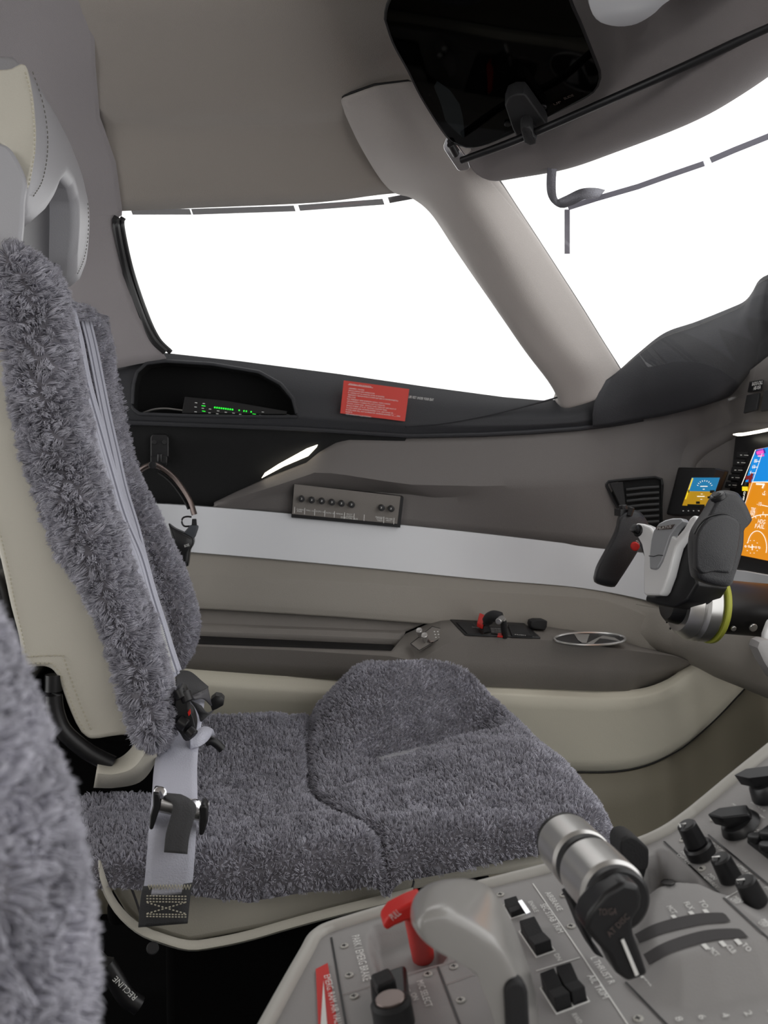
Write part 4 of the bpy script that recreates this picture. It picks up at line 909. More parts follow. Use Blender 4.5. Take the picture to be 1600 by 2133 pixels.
# leather cushion body under the wool
cb_=[(212,1805),(232,1858),(258,1902),(298,1940),(392,1968),(560,1936),(700,1898),(860,1858),(1000,1832),(1130,1812),(1190,1795),(1150,1775),(1000,1800),(700,1825),(400,1830),(280,1815)]
ring=[Vector(onY(x,y,.955)) for x,y in cb_]
b=MB(); b.slab(ring,(0,1,0),.47); b.build('cushion_body',LEATH,seat,bev=.008)
b=MB(); cr=spline([(205,1800),(222,1850),(250,1895),(292,1932),(340,1952),(395,1966),(450,1960),(520,1945),(600,1922),(700,1895),(860,1856)],40)
b.grid([[onY(p[0],p[1]-8,.935) for p in cr],[onY(p[0],p[1]+7,.933) for p in cr],[onY(p[0],p[1]+9,.96) for p in cr]]); b.build('cushion_piping',LEATH,seat,solid=.003)
b=MB(); b.tube([onY(x,y,.942) for x,y in spline([(856,1815),(862,1835),(858,1852)],8)],.0012,6); b.build('seam',LEATHD,seat); b=MB(); b.tube([onY(x,y,.942) for x,y in spline([(268,1835),(285,1880),(300,1930)],8)],.0012,6)
b.build('seam',LEATHD,seat)
# bent leather flap behind the cushion
fl=spline([(196,1636),(240,1636),(290,1625),(318,1590),(326,1550)],24); f2_=spline([(205,1585),(235,1588),(262,1575),(285,1550),(292,1530)],24)
b=MB(); b.grid([[onY(p[0],p[1],.985) for p in fl],[onY((p[0]+q_[0])/2,(p[1]+q_[1])/2,.975) for p,q_ in zip(fl,f2_)],[onY(p[0],p[1],.99) for p in f2_]]); b.build('leather_flap',LEATH,seat,solid=.003)
# base pedestal of the seat (dark)
b=MB(); b.box((.06,1.24,.17),(.16,.13,.165)); b.box((.06,1.24,.35),(.22,.17,.015)); b.build('seat_base',DARK,seat,bev=.01)
b=MB(); b.tube([onY(x,y,.93) for x,y in spline([(178,1990),(195,1985),(215,2000),(240,2040),(262,2075),(290,2095)],20)],[.005]*6+[.009]*14,12); rl=b.build('recline_lever',BLK,seat)
text('RECLINE',onY(287,2075,.918),onY(243,2032,.918),(0,-1,0.0),.006,WHITE,rl)
b=MB(); b.cyl(onY(318,1975,.94),onY(318,1975,.925),.006,16); b.build('pivot_bolt',BLKM,seat)
#=====PART: HARNESS
hs=empty('seat_harness',Vector(onY(380,1480,1.1)),'pale grey webbing safety harness with black buckle draped over the sheepskin seat','seat belt')
def ribbon(name,pts,wd,m,par,sd,th=.0016,ribs=0):
    """pts (px,py,Y); sd lateral direction function or vector"""
    s_=spline(pts,60); L=[];B=MB(); c=[Vector(onY(*p)) for p in s_]; rows=[]
    nn=25 if ribs else 3
    for k in range(nn):
        u=k/(nn-1)-.5; rows.append([p+ (sd(i/59) if callable(sd) else Vector(sd)).normalized()*wd*u + Vector((.0007,-.0007,0))*(math.cos(k*math.pi/1.5) if ribs else 0) for i,p in enumerate(c)])
    B.grid(rows); o=B.build(name,[m,WEBS] if ribs else m,par,solid=th,soff=0,ang=0)
    if ribs:
        for f in o.data.polygons: f.material_index=1 if (f.index//(len(c)-1))%4==1 else 0
    return o
def webmat():
    m=WEB.copy(); m.name='ribbed webbing'; nt=m.node_tree; return m
sdn=lambda t:Vector((.55,.8,.12))
ribbon('shoulder_strap',[(136,640,1.13),(152,700,1.125),(172,800,1.12),(200,900,1.115),(228,1000,1.11),(252,1080,1.10),(285,1160,1.09),(308,1240,1.08),(330,1310,1.07),(345,1360,1.06),(360,1405,1.05)],.034,WEB,hs,Vector((.46,.88,.1)),ribs=1)
ribbon('shoulder_strap',[(180,670,1.27),(192,720,1.26),(206,790,1.25),(220,860,1.24),(238,940,1.22),(256,1020,1.2),(280,1100,1.17),(300,1180,1.14),(318,1250,1.11),(336,1315,1.08),(350,1375,1.07),(364,1410,1.06)],.028,WEB,hs,Vector((.30,.95,.1)),ribs=1)
ribbon('shoulder_strap',[(158,690,1.16),(180,790,1.16),(205,890,1.15),(232,990,1.14),(258,1075,1.13),(288,1160,1.12),(312,1240,1.10),(334,1320,1.08),(352,1380,1.07)],.010,WEBD,hs,Vector((.46,.88,.1)))
b=MB()
for k in range(26):
    t=k/26; x=333+t*28; y=1300+t*100; b.tube([onY(x-3,y,1.045),onY(x+5,y+3,1.045)],.0006,5)
b.build('strap_stitching',WHITE,hs)
# lap strap with adjuster
lap=[(392,1440,1.10),(384,1480,1.06),(374,1540,1.02),(366,1600,.965),(364,1660,.925),(360,1720,.900),(356,1780,.897),(352,1830,.900),(345,1870,.905),(340,1925,.915)]
s_=spline(lap,70); rows=[]
c=[Vector(onY(*p)) for p in s_]
WL=[ (p[1]) for p in s_]
b=MB(); nn=7
for k in range(nn):
    u=k/(nn-1)-.5; rows.append([p+Vector((.99,.12,-.04))*(.041+.004*(i/69))*u+Vector((0,-.0022*math.cos(u*3.1),0)) for i,p in enumerate(c[:61])])
b.grid(rows); b.build('lap_strap',WEB,hs,solid=.0018,soff=0,ang=0)
b=MB(); b.grid([[p+Vector((.99,.12,-.04))*.046*(k/4-.5)+Vector((0,-.001,0)) for p in c[57:]] for k in range(5)]); le=b.build('strap_end',WEBD,hs,solid=.0022,soff=0,ang=0)
def onL(x,y,o_=0): return onY(x,y,.8965-o_)
B=MB()
for y in (1866,1872,1878,1904,1909): 
    for k in range(13): x=305+k*6.6; B.tube([onL(x,y+k*.1),onL(x+4,y+k*.1+.1)],.0006,5)
for k in range(11):
    B.tube([onL(306+k*7.6,1880+k*2.2),onL(310+k*7.6,1881+k*2.2)],.0006,5); B.tube([onL(306+k*7.6,1903-k*2.2),onL(310+k*7.6,1902-k*2.2)],.0006,5)
for k in range(14): x=309+k*6.3; B.tube([onL(x,1843),onL(x+3,1853),onL(x+6.3,1843)],.0005,5)
B.build('strap_stitching',THREAD,hs)
adj=MB(); adj.tube([onY(322,1668,.895),onY(430,1692,.895)],.009,20); ad=adj.build('lap_adjuster',STEEL,hs)
for pts in (((318,1650),(332,1652),(336,1668),(334,1682),(318,1730),(310,1728),(312,1700),(318,1680)),((416,1680),(426,1676),(433,1682),(433,1712),(424,1740),(415,1742),(414,1718))):
    b=MB(); b.slab([onY(x,y,.882) for x,y in pts],(0,1,0),.02); b.build('adjuster_side',BLK,ad,bev=.002)
for x,y in ((333,1652),(405,1678)):
    b=MB(); b.cyl(onY(x,y,.884),onY(x+2,y,.90),.006,16); b.build('adjuster_eye',CHROM,ad)
rb=[(352,1655,.89),(372,1665,.884),(385,1680,.881),(378,1710,.879),(370,1740,.878),(366,1776,.878)]
s2_=spline(rb,24); c2=[Vector(onY(*p)) for p in s2_]; b=MB(); b.grid([[p+Vector((.99,.1,-.18))*.021*(k/3-.5) for p in c2] for k in range(4)]); b.build('release_tab',WEBD,hs,solid=.003,soff=0,ang=0)
# buckle cluster
bk_=empty('b',(0,0,0),None,None); bpy.data.objects.remove(bk_)
b=MB(); bp_=[(366,1440),(372,1428),(384,1427),(392,1445),(394,1470),(404,1480),(411,1510),(402,1533),(388,1538),(376,1520),(366,1505),(370,1480),(364,1465)]
b.pillow([onY(x,y,.99) for x,y in spline(bp_+[bp_[0]],40)[:-1]],(0,1,0),.016,e=.4,inset=.2); bu=b.build('buckle',BLK,hs)
for (x,y,x2,y2,r_) in ((371,1436,379,1455,.006),(384,1440,392,1462,.006),(372,1500,390,1512,.007),(392,1520,404,1532,.006)):
    b=MB(); b.cyl(onY(x,y,.975),onY(x2,y2,.972),r_,14); b.build('buckle_tongue',BLK,bu)
b=MB(); b.slab([onY(x,y,.971) for x,y in ((391,1484),(396,1478),(397,1487),(393,1492))],(0,1,0),.004); b.build('red_mark',RED,bu)
# loose webbing ends on the cushion
def sheet(name,rows_,m,par,solid=.002):
    B=MB(); B.grid([[Vector(onY(*p)) for p in spline(r,20)] for r in rows_]); return B.build(name,m,par,solid=solid,soff=0,ang=0)
sheet('loose_strap',[[(366,1398,1.13),(395,1400,1.13),(420,1420,1.13),(434,1432,1.12)],[(366,1420,1.09),(385,1430,1.09),(410,1440,1.08),(430,1438,1.10)],[(368,1440,1.06),(385,1450,1.06),(395,1452,1.06),(400,1450,1.06)]],WEBD,hs)
sheet('loose_strap',[[(398,1450,1.05),(415,1442,1.06),(432,1433,1.08)],[(405,1458,1.05),(425,1456,1.06),(440,1470,1.08)]],LEATHD,hs)
sheet('strap_tail',[[(395,1458,1.04),(410,1480,1.04),(418,1503,1.04)],[(420,1470,1.04),(432,1485,1.04),(445,1480,1.05)]],WEBD,hs)
sheet('loose_strap',[[(395,1535,1.0),(420,1515,1.02),(440,1518,1.03),(447,1530,1.03)],[(396,1560,1.0),(415,1555,1.0),(430,1545,1.01),(440,1530,1.03)]],WEB,hs)
b=MB(); b.pillow([onY(x,y,1.1) for x,y in ((440,1452),(450,1444),(462,1446),(468,1452),(466,1466),(452,1474),(442,1478),(438,1465))],(0,1,0),.01); b.build('strap_tip',BLK,hs)
b=MB(); b.tube([onY(x,y,1.04) for x,y in spline([(428,1546,0),(440,1540,0),(452,1550,0),(463,1562,0)],12) for _ in [0]] if False else [onY(p[0],p[1],1.04) for p in spline([(428,1546),(440,1543),(452,1550),(463,1561)],12)],.0048,12); b.build('strap_tip',BLK,hs)
#=====PART: FOREGROUND SEAT
fg=empty('copilot_seat',Vector((-.3,.3,.0)),'blurred grey sheepskin covered seat edge in the near lower left corner','seat')
Lf=[(-330,1250),(-320,1400),(-300,1600),(-290,1800),(-280,2000),(-270,2200),(-270,2350)]
Rf=[(-70,1250),(-5,1400),(60,1580),(108,1700),(140,1830),(158,1990),(160,2200),(150,2350)]
P=bolster(Lf,Rf,.36,.05,n=120,m=60,e=.9); P=lumps(P,.003,60,33)
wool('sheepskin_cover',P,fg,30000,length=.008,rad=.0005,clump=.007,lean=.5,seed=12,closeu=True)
b=MB(); b.box((-.36,.18,.55),(.05,.2,.35)); b.build('back_shell',LEATH,fg,bev=.03)
#=====PART: YOKE
yk=empty('control_yoke',onY(1400,1180,1.2),'control yoke with white hub, two black grips and silver collar','control yoke')
def hubP(x,y,o_=0): 
    n=Vector((-.93,-.34,.16)).normalized(); return onP(x,y,Vector(onY(1385,1160,1.17))+n*o_,n),n
hn=hubP(1400,1100)[1]
hub=[(1318,1098),(1326,1089),(1340,1091),(1355,1098),(1361,1107),(1367,1118),(1372,1122),(1378,1110),(1395,1112),(1408,1120),(1424,1101),(1436,1080),(1444,1073),(1450,1075),(1450,1084),(1438,1100),(1420,1122),(1408,1140),(1402,1160),(1392,1200),(1380,1232),(1374,1240),(1345,1240),(1340,1236),(1340,1190),(1341,1158),(1336,1134),(1324,1112)]
b=MB(); b.slab([hubP(x,y)[0] for x,y in hub],-hn,.016); b.build('hub_cover',HUBW,yk,bev=.0035,smooth=True)
hg=[(1366,1098),(1372,1090),(1385,1083),(1400,1079),(1418,1079),(1423,1086),(1408,1100),(1396,1118),(1385,1150),(1378,1170),(1370,1184),(1364,1187),(1353,1185),(1352,1160),(1356,1125),(1361,1105)]
b=MB(); b.slab([hubP(x,y,.003)[0] for x,y in hg],-hn,.012); b.build('hub_insert',HUBG,yk,bev=.002)
b=MB(); b.tube([hubP(x,y,.0036)[0] for x,y in ((1352,1158),(1362,1159),(1372,1156),(1381,1157))],.0005,5); b.build('insert_seam',BLKM,yk)
b=MB(); b.slab([hubP(x,y,.0036)[0] for x,y in ((1366,1098),(1406,1092),(1399,1102),(1369,1104))],hn,.0004); pb=b.build('name_plate',STEELD,yk,smooth=False)
text('PILATUS',hubP(1370,1103.5,.0042)[0],hubP(1399,1099,.0042)[0],hn,.0034,WHITE,pb)
# black body behind hub
bk2=[(1345,1238),(1372,1241),(1402,1165),(1420,1125),(1437,1102),(1450,1110),(1448,1190),(1455,1215),(1432,1252),(1405,1266),(1372,1262),(1342,1252)]
b=MB(); b.slab([hubP(x,y,-.016)[0] for x,y in bk2],-hn,.055); b.build('hub_body',BLK,yk,bev=.004)
b=MB(); b.slab([hubP(x,y,-.018)[0] for x,y in ((1328,1118),(1340,1150),(1345,1160),(1352,1110),(1430,1095),(1450,1088),(1452,1130),(1345,1165),(1335,1140))],-hn,.03); b.build('grip_bridge',BLKM,yk,bev=.003)
# far grip
g=[(1236,1205),(1242,1182),(1258,1152),(1276,1118),(1284,1098),(1288,1078),(1296,1066),(1312,1062),(1330,1064),(1342,1076),(1352,1094),(1352,1102),(1340,1125),(1326,1150),(1306,1182),(1285,1214),(1279,1222),(1262,1221),(1240,1214)]
b=MB(); b.pillow([onY(x,y,1.32) for x,y in spline(g+[g[0]],60)[:-1]],(.3,1,0),.020,e=.45,inset=.22,k=9); fgp=b.build('grip',GRIPL,yk,ang=0)
b=MB(); p=onY(1300,1082,1.318); b.box(p+Vector((0,0,.010)),(.010,.012,.005)); b.cyl(p,p+Vector((-.002,0,.021)),.006,12); b.build('trim_switch',BLK,fgp,bev=.001)
b=MB(); p=onY(1311,1074,1.30); b.cyl(p,p+Vector((.003,-.002,.012)),.004,12); b.build('thumb_switch',BLK,fgp)
b=MB(); p,_=hubP(1334,1106,-.004); b.cyl(p,p+hn*.006,.0085,20); b.cyl(p+hn*.005,p+hn*.013+Vector((0,0,.003)),.006,16); b.build('hub_switch',BLK,yk)
b=MB(); p=onY(1322,1137,1.285); b.cyl(p,p+Vector((-.004,-.012,0)),.006,20); b.build('red_button',RED,fgp)
text('A/P DISC',onY(1324,1126,1.285),onY(1332,1137,1.285),(-.5,-1,0),.003,WHITE,fgp)
# near grip
g=[(1441,1196),(1438,1170),(1437,1135),(1442,1108),(1455,1085),(1470,1062),(1482,1040),(1492,1026),(1508,1021),(1526,1023),(1534,1027),(1548,1048),(1557,1068),(1561,1078),(1553,1090),(1544,1099),(1543,1115),(1541,1140),(1533,1170),(1523,1200),(1517,1217),(1500,1222),(1470,1216),(1446,1206)]
b=MB(); b.pillow([onY(x,y,1.05) for x,y in spline(g+[g[0]],70)[:-1]],(.25,1,0),.022,e=.45,inset=.2,k=10); ng=b.build('grip',GRIPL,yk,ang=0)
g2=[(1444,1182),(1443,1150),(1445,1115),(1456,1092),(1475,1075),(1505,1069),(1528,1078),(1537,1092),(1534,1130),(1527,1160),(1516,1190),(1500,1192),(1480,1190),(1455,1194)]
b=MB(); b.pillow([onY(x,y,1.038) for x,y in spline(g2+[g2[0]],60)[:-1]],(.25,1,0),.0165,e=.45,inset=.12,k=9); b.build('leather_pad',GRIPL,ng,ang=0)
b=MB(); b.tube([onY(x,y,1.028) for x,y in spline([(1446,1112),(1458,1092),(1476,1077),(1505,1070),(1528,1078),(1541,1092)],30)],.0011,6); b.build('pad_seam',BLK,ng)
b=MB(); p=onY(1498,1040,1.035); b.cyl(p,p+Vector((-.003,-.001,.006)),.009,20); b.slab([onY(x,y,1.03) for x,y in ((1488,1034),(1497,1025),(1508,1030),(1502,1040))],(0,1,0),.012); b.build('trim_switch',BLK,ng,bev=.001)
# column with collar
ax0=Vector(onY(1432,1258,1.2)); axd=Vector((1,0.03,-.10)).normalized()
b=MB(); b.cyl(ax0-axd*.030,ax0+axd*.0,.026,40,r2=.030); b.build('collar_neck',BLK,yk)
def ring(name,a0,a1,r0,r1,m,par):
    B=MB(); B.cyl(ax0+axd*a0,ax0+axd*a1,r0,48,r2=r1); return B.build(name,m,par,ang=30)
ring('collar_plate',-.014,.004,.040,.047,STEEL,yk); ring('collar_ring',.004,.030,.0485,.0485,STEEL,yk); ring('green_flange',.030,.037,.050,.050,YELG,yk)
ring('column_tube',.037,.36,.036,.036,BLK,yk)
u_=axd.cross(Vector((0,1,0))).normalized(); v_=axd.cross(u_)
for k in range(10):
    a_=math.radians(200+k*20); p=ax0+axd*(-.013)+u_*math.cos(a_)*.0385+v_*math.sin(a_)*.0385
    b=MB(); b.cyl(p,p-axd*.0015,.0016,10); b.build('collar_screw',BLK,yk)
for x,y,r_ in ((1527,1308,.0035),(1568,1306,.0055)):
    p=onY(x,y,1.166); b=MB(); b.cyl(p,p+Vector((0,-.003,-.001)),r_,14); b.build('column_bolt',STEEL,yk)
# white box below screens, lower right
b=MB(); b.slab([onY(x,y,1.1) for x,y in ((1592,1350),(1594,1322),(1604,1295),(1660,1250),(1700,1260),(1700,1380),(1610,1365))],(0,1,0),.012); lp=b.build('lower_panel_box',HUBW,panel,bev=.004)
b=MB(); b.pillow([onY(x,y,1.08) for x,y in ((1566,1345),(1570,1332),(1582,1327),(1598,1331),(1640,1340),(1660,1440),(1603,1412),(1580,1375))],(0,1,0),.012); b.build('knee_panel',PEDM,panel)
b=MB(); b.grid([[W(x,y,.02) for x,y in ((1478,1330),(1560,1345),(1700,1380))],[W(x,y,.05) for x,y in ((1500,1375),(1560,1395),(1700,1440))]]); b.build('column_recess',BLKM,panel)
#=====PART: PEDESTAL
RIM=[(545,2160),(559,2133),(605,2048),(640,1985),(652,1962),(664,1950),(684,1939),(740,1921),(811,1900),(900,1877),(1000,1851),(1130,1818),(1240,1790),(1330,1762),(1385,1738),(1430,1708),(1480,1668),(1540,1618),(1600,1570),(1660,1520)]
def domeh(X,Y):
    """raised quadrant housing around the thrust lever slots"""
    return 0
def polyXY(pts): return [tuple(PD(x,y)[:2]) for x,y in pts]
qd_poly=polyXY([(1302,2045),(1296,1990),(1300,1930),(1330,1885),(1400,1862),(1480,1860),(1560,1885),(1640,1940),(1700,2010),(1600,2062),(1500,2085),(1420,2098),(1360,2090),(1325,2072)])
tray=polyXY([(765,1945),(775,1930),(870,1900),(930,1905),(940,1980),(925,2005),(800,2038),(788,2030),(770,1985)])
lev=polyXY([(1345,1790),(1375,1772),(1395,1776),(1455,1836),(1440,1850),(1400,1856),(1370,1870),(1330,1840)])
def sdist(X,Y,poly):
    X=np.atleast_1d(X).astype(float);Y=np.atleast_1d(Y).astype(float)
    D=poly_dist(X,Y,list(poly)+[poly[0]]); ins_=np.zeros(X.shape,bool)
    n=len(poly)
    for i in range(n):
        x1,y1=poly[i];x2,y2=poly[i-1]
        c=((y1>Y)!=(y2>Y)); den=(y2-y1) if abs(y2-y1)>1e-12 else 1e-12
        ins_^=c&(X<(x2-x1)*(Y-y1)/den+x1)
    return np.where(ins_,D,-D)
zpv=lambda X:np.interp(X,[a[0] for a in ZP],[a[1] for a in ZP])
ss=lambda v,a,c:(lambda t:t*t*(3-2*t))(np.clip((v-a)/(c-a),0,1))
def HT(X,Y):
    X=np.atleast_1d(X);Y=np.atleast_1d(Y); h=np.array(zpv(X),float)
    h=h+.020*ss(sdist(X,Y,qd_poly),-.004,.022)
    h=h-.016*ss(sdist(X,Y,tray),-.001,.010)
    h=h-.022*ss(sdist(X,Y,lev),-.001,.006)
    return h
def HD(px,py,off=0.0):
    d=ray(px,py); lo,hi=.15,2.5; base=PD(px,py)
    t0=(base-O).length/d.length; ts=np.linspace(t0*.9,t0*1.1,200); P=np.array([[d.x*t,d.y*t,ZC+d.z*t] for t in ts])
    g_=P[:,2]-(HT(P[:,0],P[:,1])+off); k=int(np.argmax(g_<0)); k=max(k,1); u=g_[k-1]/(g_[k-1]-g_[k]+1e-12); return Vector(P[k-1]+(P[k]-P[k-1])*u)
pd=empty('centre_pedestal',Vector((.2,.5,0)),'light grey centre pedestal with switches and knobs in the lower right foreground','pedestal')
rimp=[PD(x,y) for x,y in spline(RIM,260)]
XS=np.array([p.x for p in rimp]); YS=np.array([p.y for p in rimp])
order=np.argsort(XS); xs=np.linspace(XS.min(),XS.max(),300); yr=np.interp(xs,XS[order],YS[order]); NY=170
G=np.zeros((len(xs),NY,3))
for j in range(NY): 
    t=j/(NY-1); G[:,j,0]=xs; G[:,j,1]=.12+(yr-.12)*t
G[...,2]=HT(G[...,0].ravel(),G[...,1].ravel()).reshape(G.shape[:2])
b=MB(); b.grid([[tuple(p) for p in r_] for r_ in G]); b.build('top_plate',PEDM,pd,ang=0)
b=MB(); b.tube([p+Vector((0,.002,.0)) for p in rimp],.0058,12); b.build('rim',PEDR,pd)
b=MB(); b.grid([[p for p in rimp],[Vector((p.x+.0,p.y+.012 if p.x>.05 else p.y,p.z-.03)) for p in rimp],[Vector((p.x+.02,p.y-.03,.0)) for p in rimp]]); b.grid([[Vector((rimp[0].x,.12,rimp[0].z)),rimp[0]],[Vector((rimp[0].x+.02,.12,0)),rimp[0]+Vector((.02,-.03,-rimp[0].z))]]); b.build('side_skirt',PEDR,pd,solid=.003)
up=Vector((-.18,0,1)).normalized()
def nrm(p):
    e_=.002; z0,z1,z2=[float(HT(p.x+a,p.y+c)[0]) for a,c in((0,0),(e_,0),(0,e_))]; return Vector((-(z1-z0)/e_,-(z2-z0)/e_,1)).normalized()
def lines(name,items,m,off=.0007,wd=.0009):
    for pts in items:
        B=MB(); c_=[HD(x,y,off) for x,y in resamp(pts,16)]; n_=up; L_=[];R_=[]
        for i,p in enumerate(c_):
            d_=(c_[min(i+1,15)]-c_[max(i-1,0)]).normalized(); s_=d_.cross(n_)*wd/2; L_.append(p+s_);R_.append(p-s_)
        B.grid([L_,R_]); B.build(name,m,pd,smooth=False)
lines('panel_gap',[[(690,1952),(722,2140)],[(912,2013),(960,2140)],[(1383,1752),(1500,1862),(1620,1972)],[(1303,2045),(1395,2140)],[(1475,1738),(1620,1858)]],BLK,wd=.0016)
lines('panel_seam',[[(714,2072),(800,2045),(912,2013),(965,1996)],[(925,2052),(985,2030)]],STEELD,wd=.0006)
lines('white_divider',[[(1110,1840),(1210,1986),(1312,2140)],[(1117,2022),(1208,1994)],[(1510,1871),(1550,1849)]],WHITE,wd=.0009)
for x,y in ((718,1972),(728,2033),(738,2077),(892,2031),(946,2015),(960,2085),(1043,1865),(1190,1931),(1178,2017),(1424,1750),(1487,1706),(1510,1721),(1463,1811),(1396,1841),(1330,2124),(1175,1866)):
    p=HD(x,y); n_=nrm(p); b=MB(); b.cyl(p,p+n_*.0012,.0032,18); sc=b.build('screw',PEDR,pd)
    b=MB(); b.box(p+n_*.0013,(.0018,.0004,.0002)); b.box(p+n_*.0013,(.0004,.0018,.0002)); b.build('screw_slot',BLK,sc,smooth=False)
def pt(t,x0,y0,x1,y1,h=.0048,m=WHITE): return text(t,HD(x0,y0,.0006),HD(x1,y1,.0006),up,h,m,pd)
for a_ in (('PARK / EMERG BRAKE',733,1952,757,2046,.0062),('MIC SELECT',868,2046,888,2100),('OFF',836,2052,845,2070,.004),('ON',855,2072,862,2086,.004),
 ('ENABLE',1100,1880,1114,1902,.0036),('AIRBRAKE',1135,1861,1162,1899),('SEC STAB TRIM',1125,1886,1163,1945),('L THRUST R',1230,1997,1270,2052),('AIL TRIM',1223,2034,1256,2082),('LWD',1138,2028,1150,2046,.0036),('RWD',1190,2115,1204,2135,.0036),('DN',1154,1990,1162,2003,.0036),
 ('MIN',1418,1776,1429,1786,.0034),('OFF/REV',1409,1782,1434,1803,.0034),('MIN',1474,1823,1486,1834,.0034),('OFF/REV',1465,1829,1492,1852,.0034),('MIN',1526,1870,1540,1882,.0034),('OFF',1520,1874,1532,1885,.0034),('MIN',1585,1918,1598,1930,.0034),('OFF',1578,1923,1590,1934,.0034),
 ('PILOT PFD',1480,1758,1506,1779,.0034),('ADMC',1489,1778,1506,1793,.0032),('UPPER MFD  2',1533,1803,1576,1838,.0034),('PFD',1592,1850,1605,1861,.0034),
 ('IRS MODE',1563,1673,1592,1692,.0034),('AUTO NAV',1561,1685,1590,1707,.0034),('ALL',1566,1724,1580,1732,.0034),('ON',1563,1730,1574,1739,.0034),('OFF',1586,1666,1598,1675,.0034),('PWR',1523,1676,1530,1680,.003)): pt(*a_)
for k,(x,y,t) in enumerate(((1388,1890,'MCT'),(1424,1882,'FLX'),(1454,1878,'TO'),(1470,1972,'MCT'),(1506,1966,'CLB'),(1538,1962,'TO'),(1336,2030,'IDLE'))):
    if k<3: pt(t,x,y,x+13,y+15,.004); lines('quadrant_mark',[[(x+13,y+16),(x+22,y+26)]],WHITE,wd=.0030)
    elif k<6: lines('quadrant_mark',[[(x-5,y-6),(x+5,y+5)]],WHITE,wd=.0030); pt(t,x+6,y+7,x+20,y+22,.004)
    else: lines('quadrant_mark',[[(x-4,y-4),(x+5,y+6)]],WHITE,wd=.003); pt(t,x+5,y+9,x+20,y+26,.004)
for k in range(5): pt(str(8-2*k if k<4 else 0),1405+k*48,2122-k*4,1412+k*48,2130-k*4,.0045)
def slot(name,up_,lo_,m,off=.0008):
    B=MB(); A_=spline(up_,24);C_=spline(lo_,24); B.grid([[HD(p[0]+(q[0]-p[0])*t,p[1]+(q[1]-p[1])*t,off) for p,q in zip(A_,C_)] for t in (0,.5,1)]); return B.build(name,m,pd,ang=0)
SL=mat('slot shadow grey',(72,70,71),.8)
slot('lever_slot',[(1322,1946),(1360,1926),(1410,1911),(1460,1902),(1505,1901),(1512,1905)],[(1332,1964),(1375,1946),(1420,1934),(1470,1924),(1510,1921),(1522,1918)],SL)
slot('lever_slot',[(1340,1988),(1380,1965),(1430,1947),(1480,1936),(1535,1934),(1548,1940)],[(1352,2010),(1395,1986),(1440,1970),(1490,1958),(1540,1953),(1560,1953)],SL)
b=MB(); q_=[HD(x,y,.0012) for x,y in ((1376,1838),(1384,1832),(1400,1833),(1407,1841),(1398,1845),(1386,1843))]; b.slab(q_,up,.0006); b.build('lever_pivot',BLK,pd)
def knob(x,y,r_,h,m=BLK,skirt=0,mark=True,r2=None):
    p=HD(x,y); n_=nrm(p); B=MB()
    if skirt: B.cyl(p,p+n_*skirt,r_*1.35,28)
    B.cyl(p+n_*skirt,p+n_*(skirt+h),r_,28,r2=r2 or r_*.88); o=B.build('rotary_knob',m,pd)
    if mark:
        t=p+n_*(skirt+h+.0003); B=MB(); d_=Vector((-.8,.0,0)); e_=t+d_*r_*.8; B.tube([t,e_,e_+(p-t)*.7+d_*r_*.22],.0007,6); B.build('knob_mark',WHITE,o)
    return o
knob(1464,1783,.0085,.019,skirt=.011); knob(1524,1832,.0085,.020); knob(1577,1882,.0085,.020)
p=HD(1545,1722); n_=nrm(p); B=MB(); B.cyl(p,p+n_*.007,.0165,36,r2=.0145); kb2=B.build('selector_knob',BLK,pd)
B=MB(); c_=p+n_*.011; tdir=Vector((-.85,.35,-.2)).normalized(); sd_=n_.cross(tdir).normalized(); B.slab([c_+tdir*a_+sd_*s_-n_*.006 for a_,s_ in ((-.013,-.007),(.008,-.007),(.018,0),(.008,.007),(-.013,.007))],n_,.011); B.build('pointer_grip',BLK,kb2,bev=.0012)
B=MB(); B.tube([HD(1563,1697,.001),HD(1573,1702,.001),HD(1578,1710,.001)],.0004,5); B.build('index_mark',WHITE,kb2)
p=HD(1610,1652); n_=nrm(p); B=MB(); B.cyl(p,p+n_*.014,.017,30,r2=.014); B.slab([p+n_*.012+tdir*a_+sd_*s_ for a_,s_ in ((-.013,-.007),(.008,-.007),(.018,0),(.008,.007),(-.013,.007))],n_,.010); B.build('selector_knob',BLK,pd,bev=.001)
B=MB(); B.slab([HD(x,y,.001) for x,y in ((1556,1758),(1590,1735),(1700,1650),(1700,1850),(1610,1800))],up,.004); kp=B.build('keypad',BLKM,pd,bev=.0015)
for x,y in ((1574,1752),(1598,1745),(1598,1770)):
    p=HD(x,y,.005); B=MB(); B.cyl(p,p+up*.005,.0055,16); B.build('keypad_key',BLK,kp)
def rocker(pa,split,h=.009,frame=True,nm='rocker_switch'):
    """pa: four pixel corners on the surface"""
    q=[HD(x,y,.0) for x,y in pa]; B=MB(); o=None
    if frame:
        cc=sum(q,Vector())/4; B.tube([cc+(p-cc)*1.12+up*.0006 for p in q+[q[0]]],.0006,6); o=B.build('switch_frame',WHITE,pd)
    B=MB(); a0,a1,a2,a3=q; m0=(a0+a3)/2;m1=(a1+a2)/2
    top=[a0+up*h,a1+up*h,m1+up*h*.55,m0+up*h*.55]; 
    B.add([a0,a1,m1,m0]+top,[(0,1,2,3),(4,5,6,7),(0,1,5,4),(1,2,6,5),(2,3,7,6),(3,0,4,7)])
    top=[m0+up*h*.6,m1+up*h*.6,a2+up*h*.85,a3+up*h*.85]
    B.add([m0,m1,a2,a3]+top,[(0,1,2,3),(4,5,6,7),(0,1,5,4),(1,2,6,5),(2,3,7,6),(3,0,4,7)])
    return B.build(nm,BLKM,pd,smooth=False,bev=.0008)
rocker([(1052,1888),(1078,1880),(1094,1904),(1066,1913)],1,h=.006)
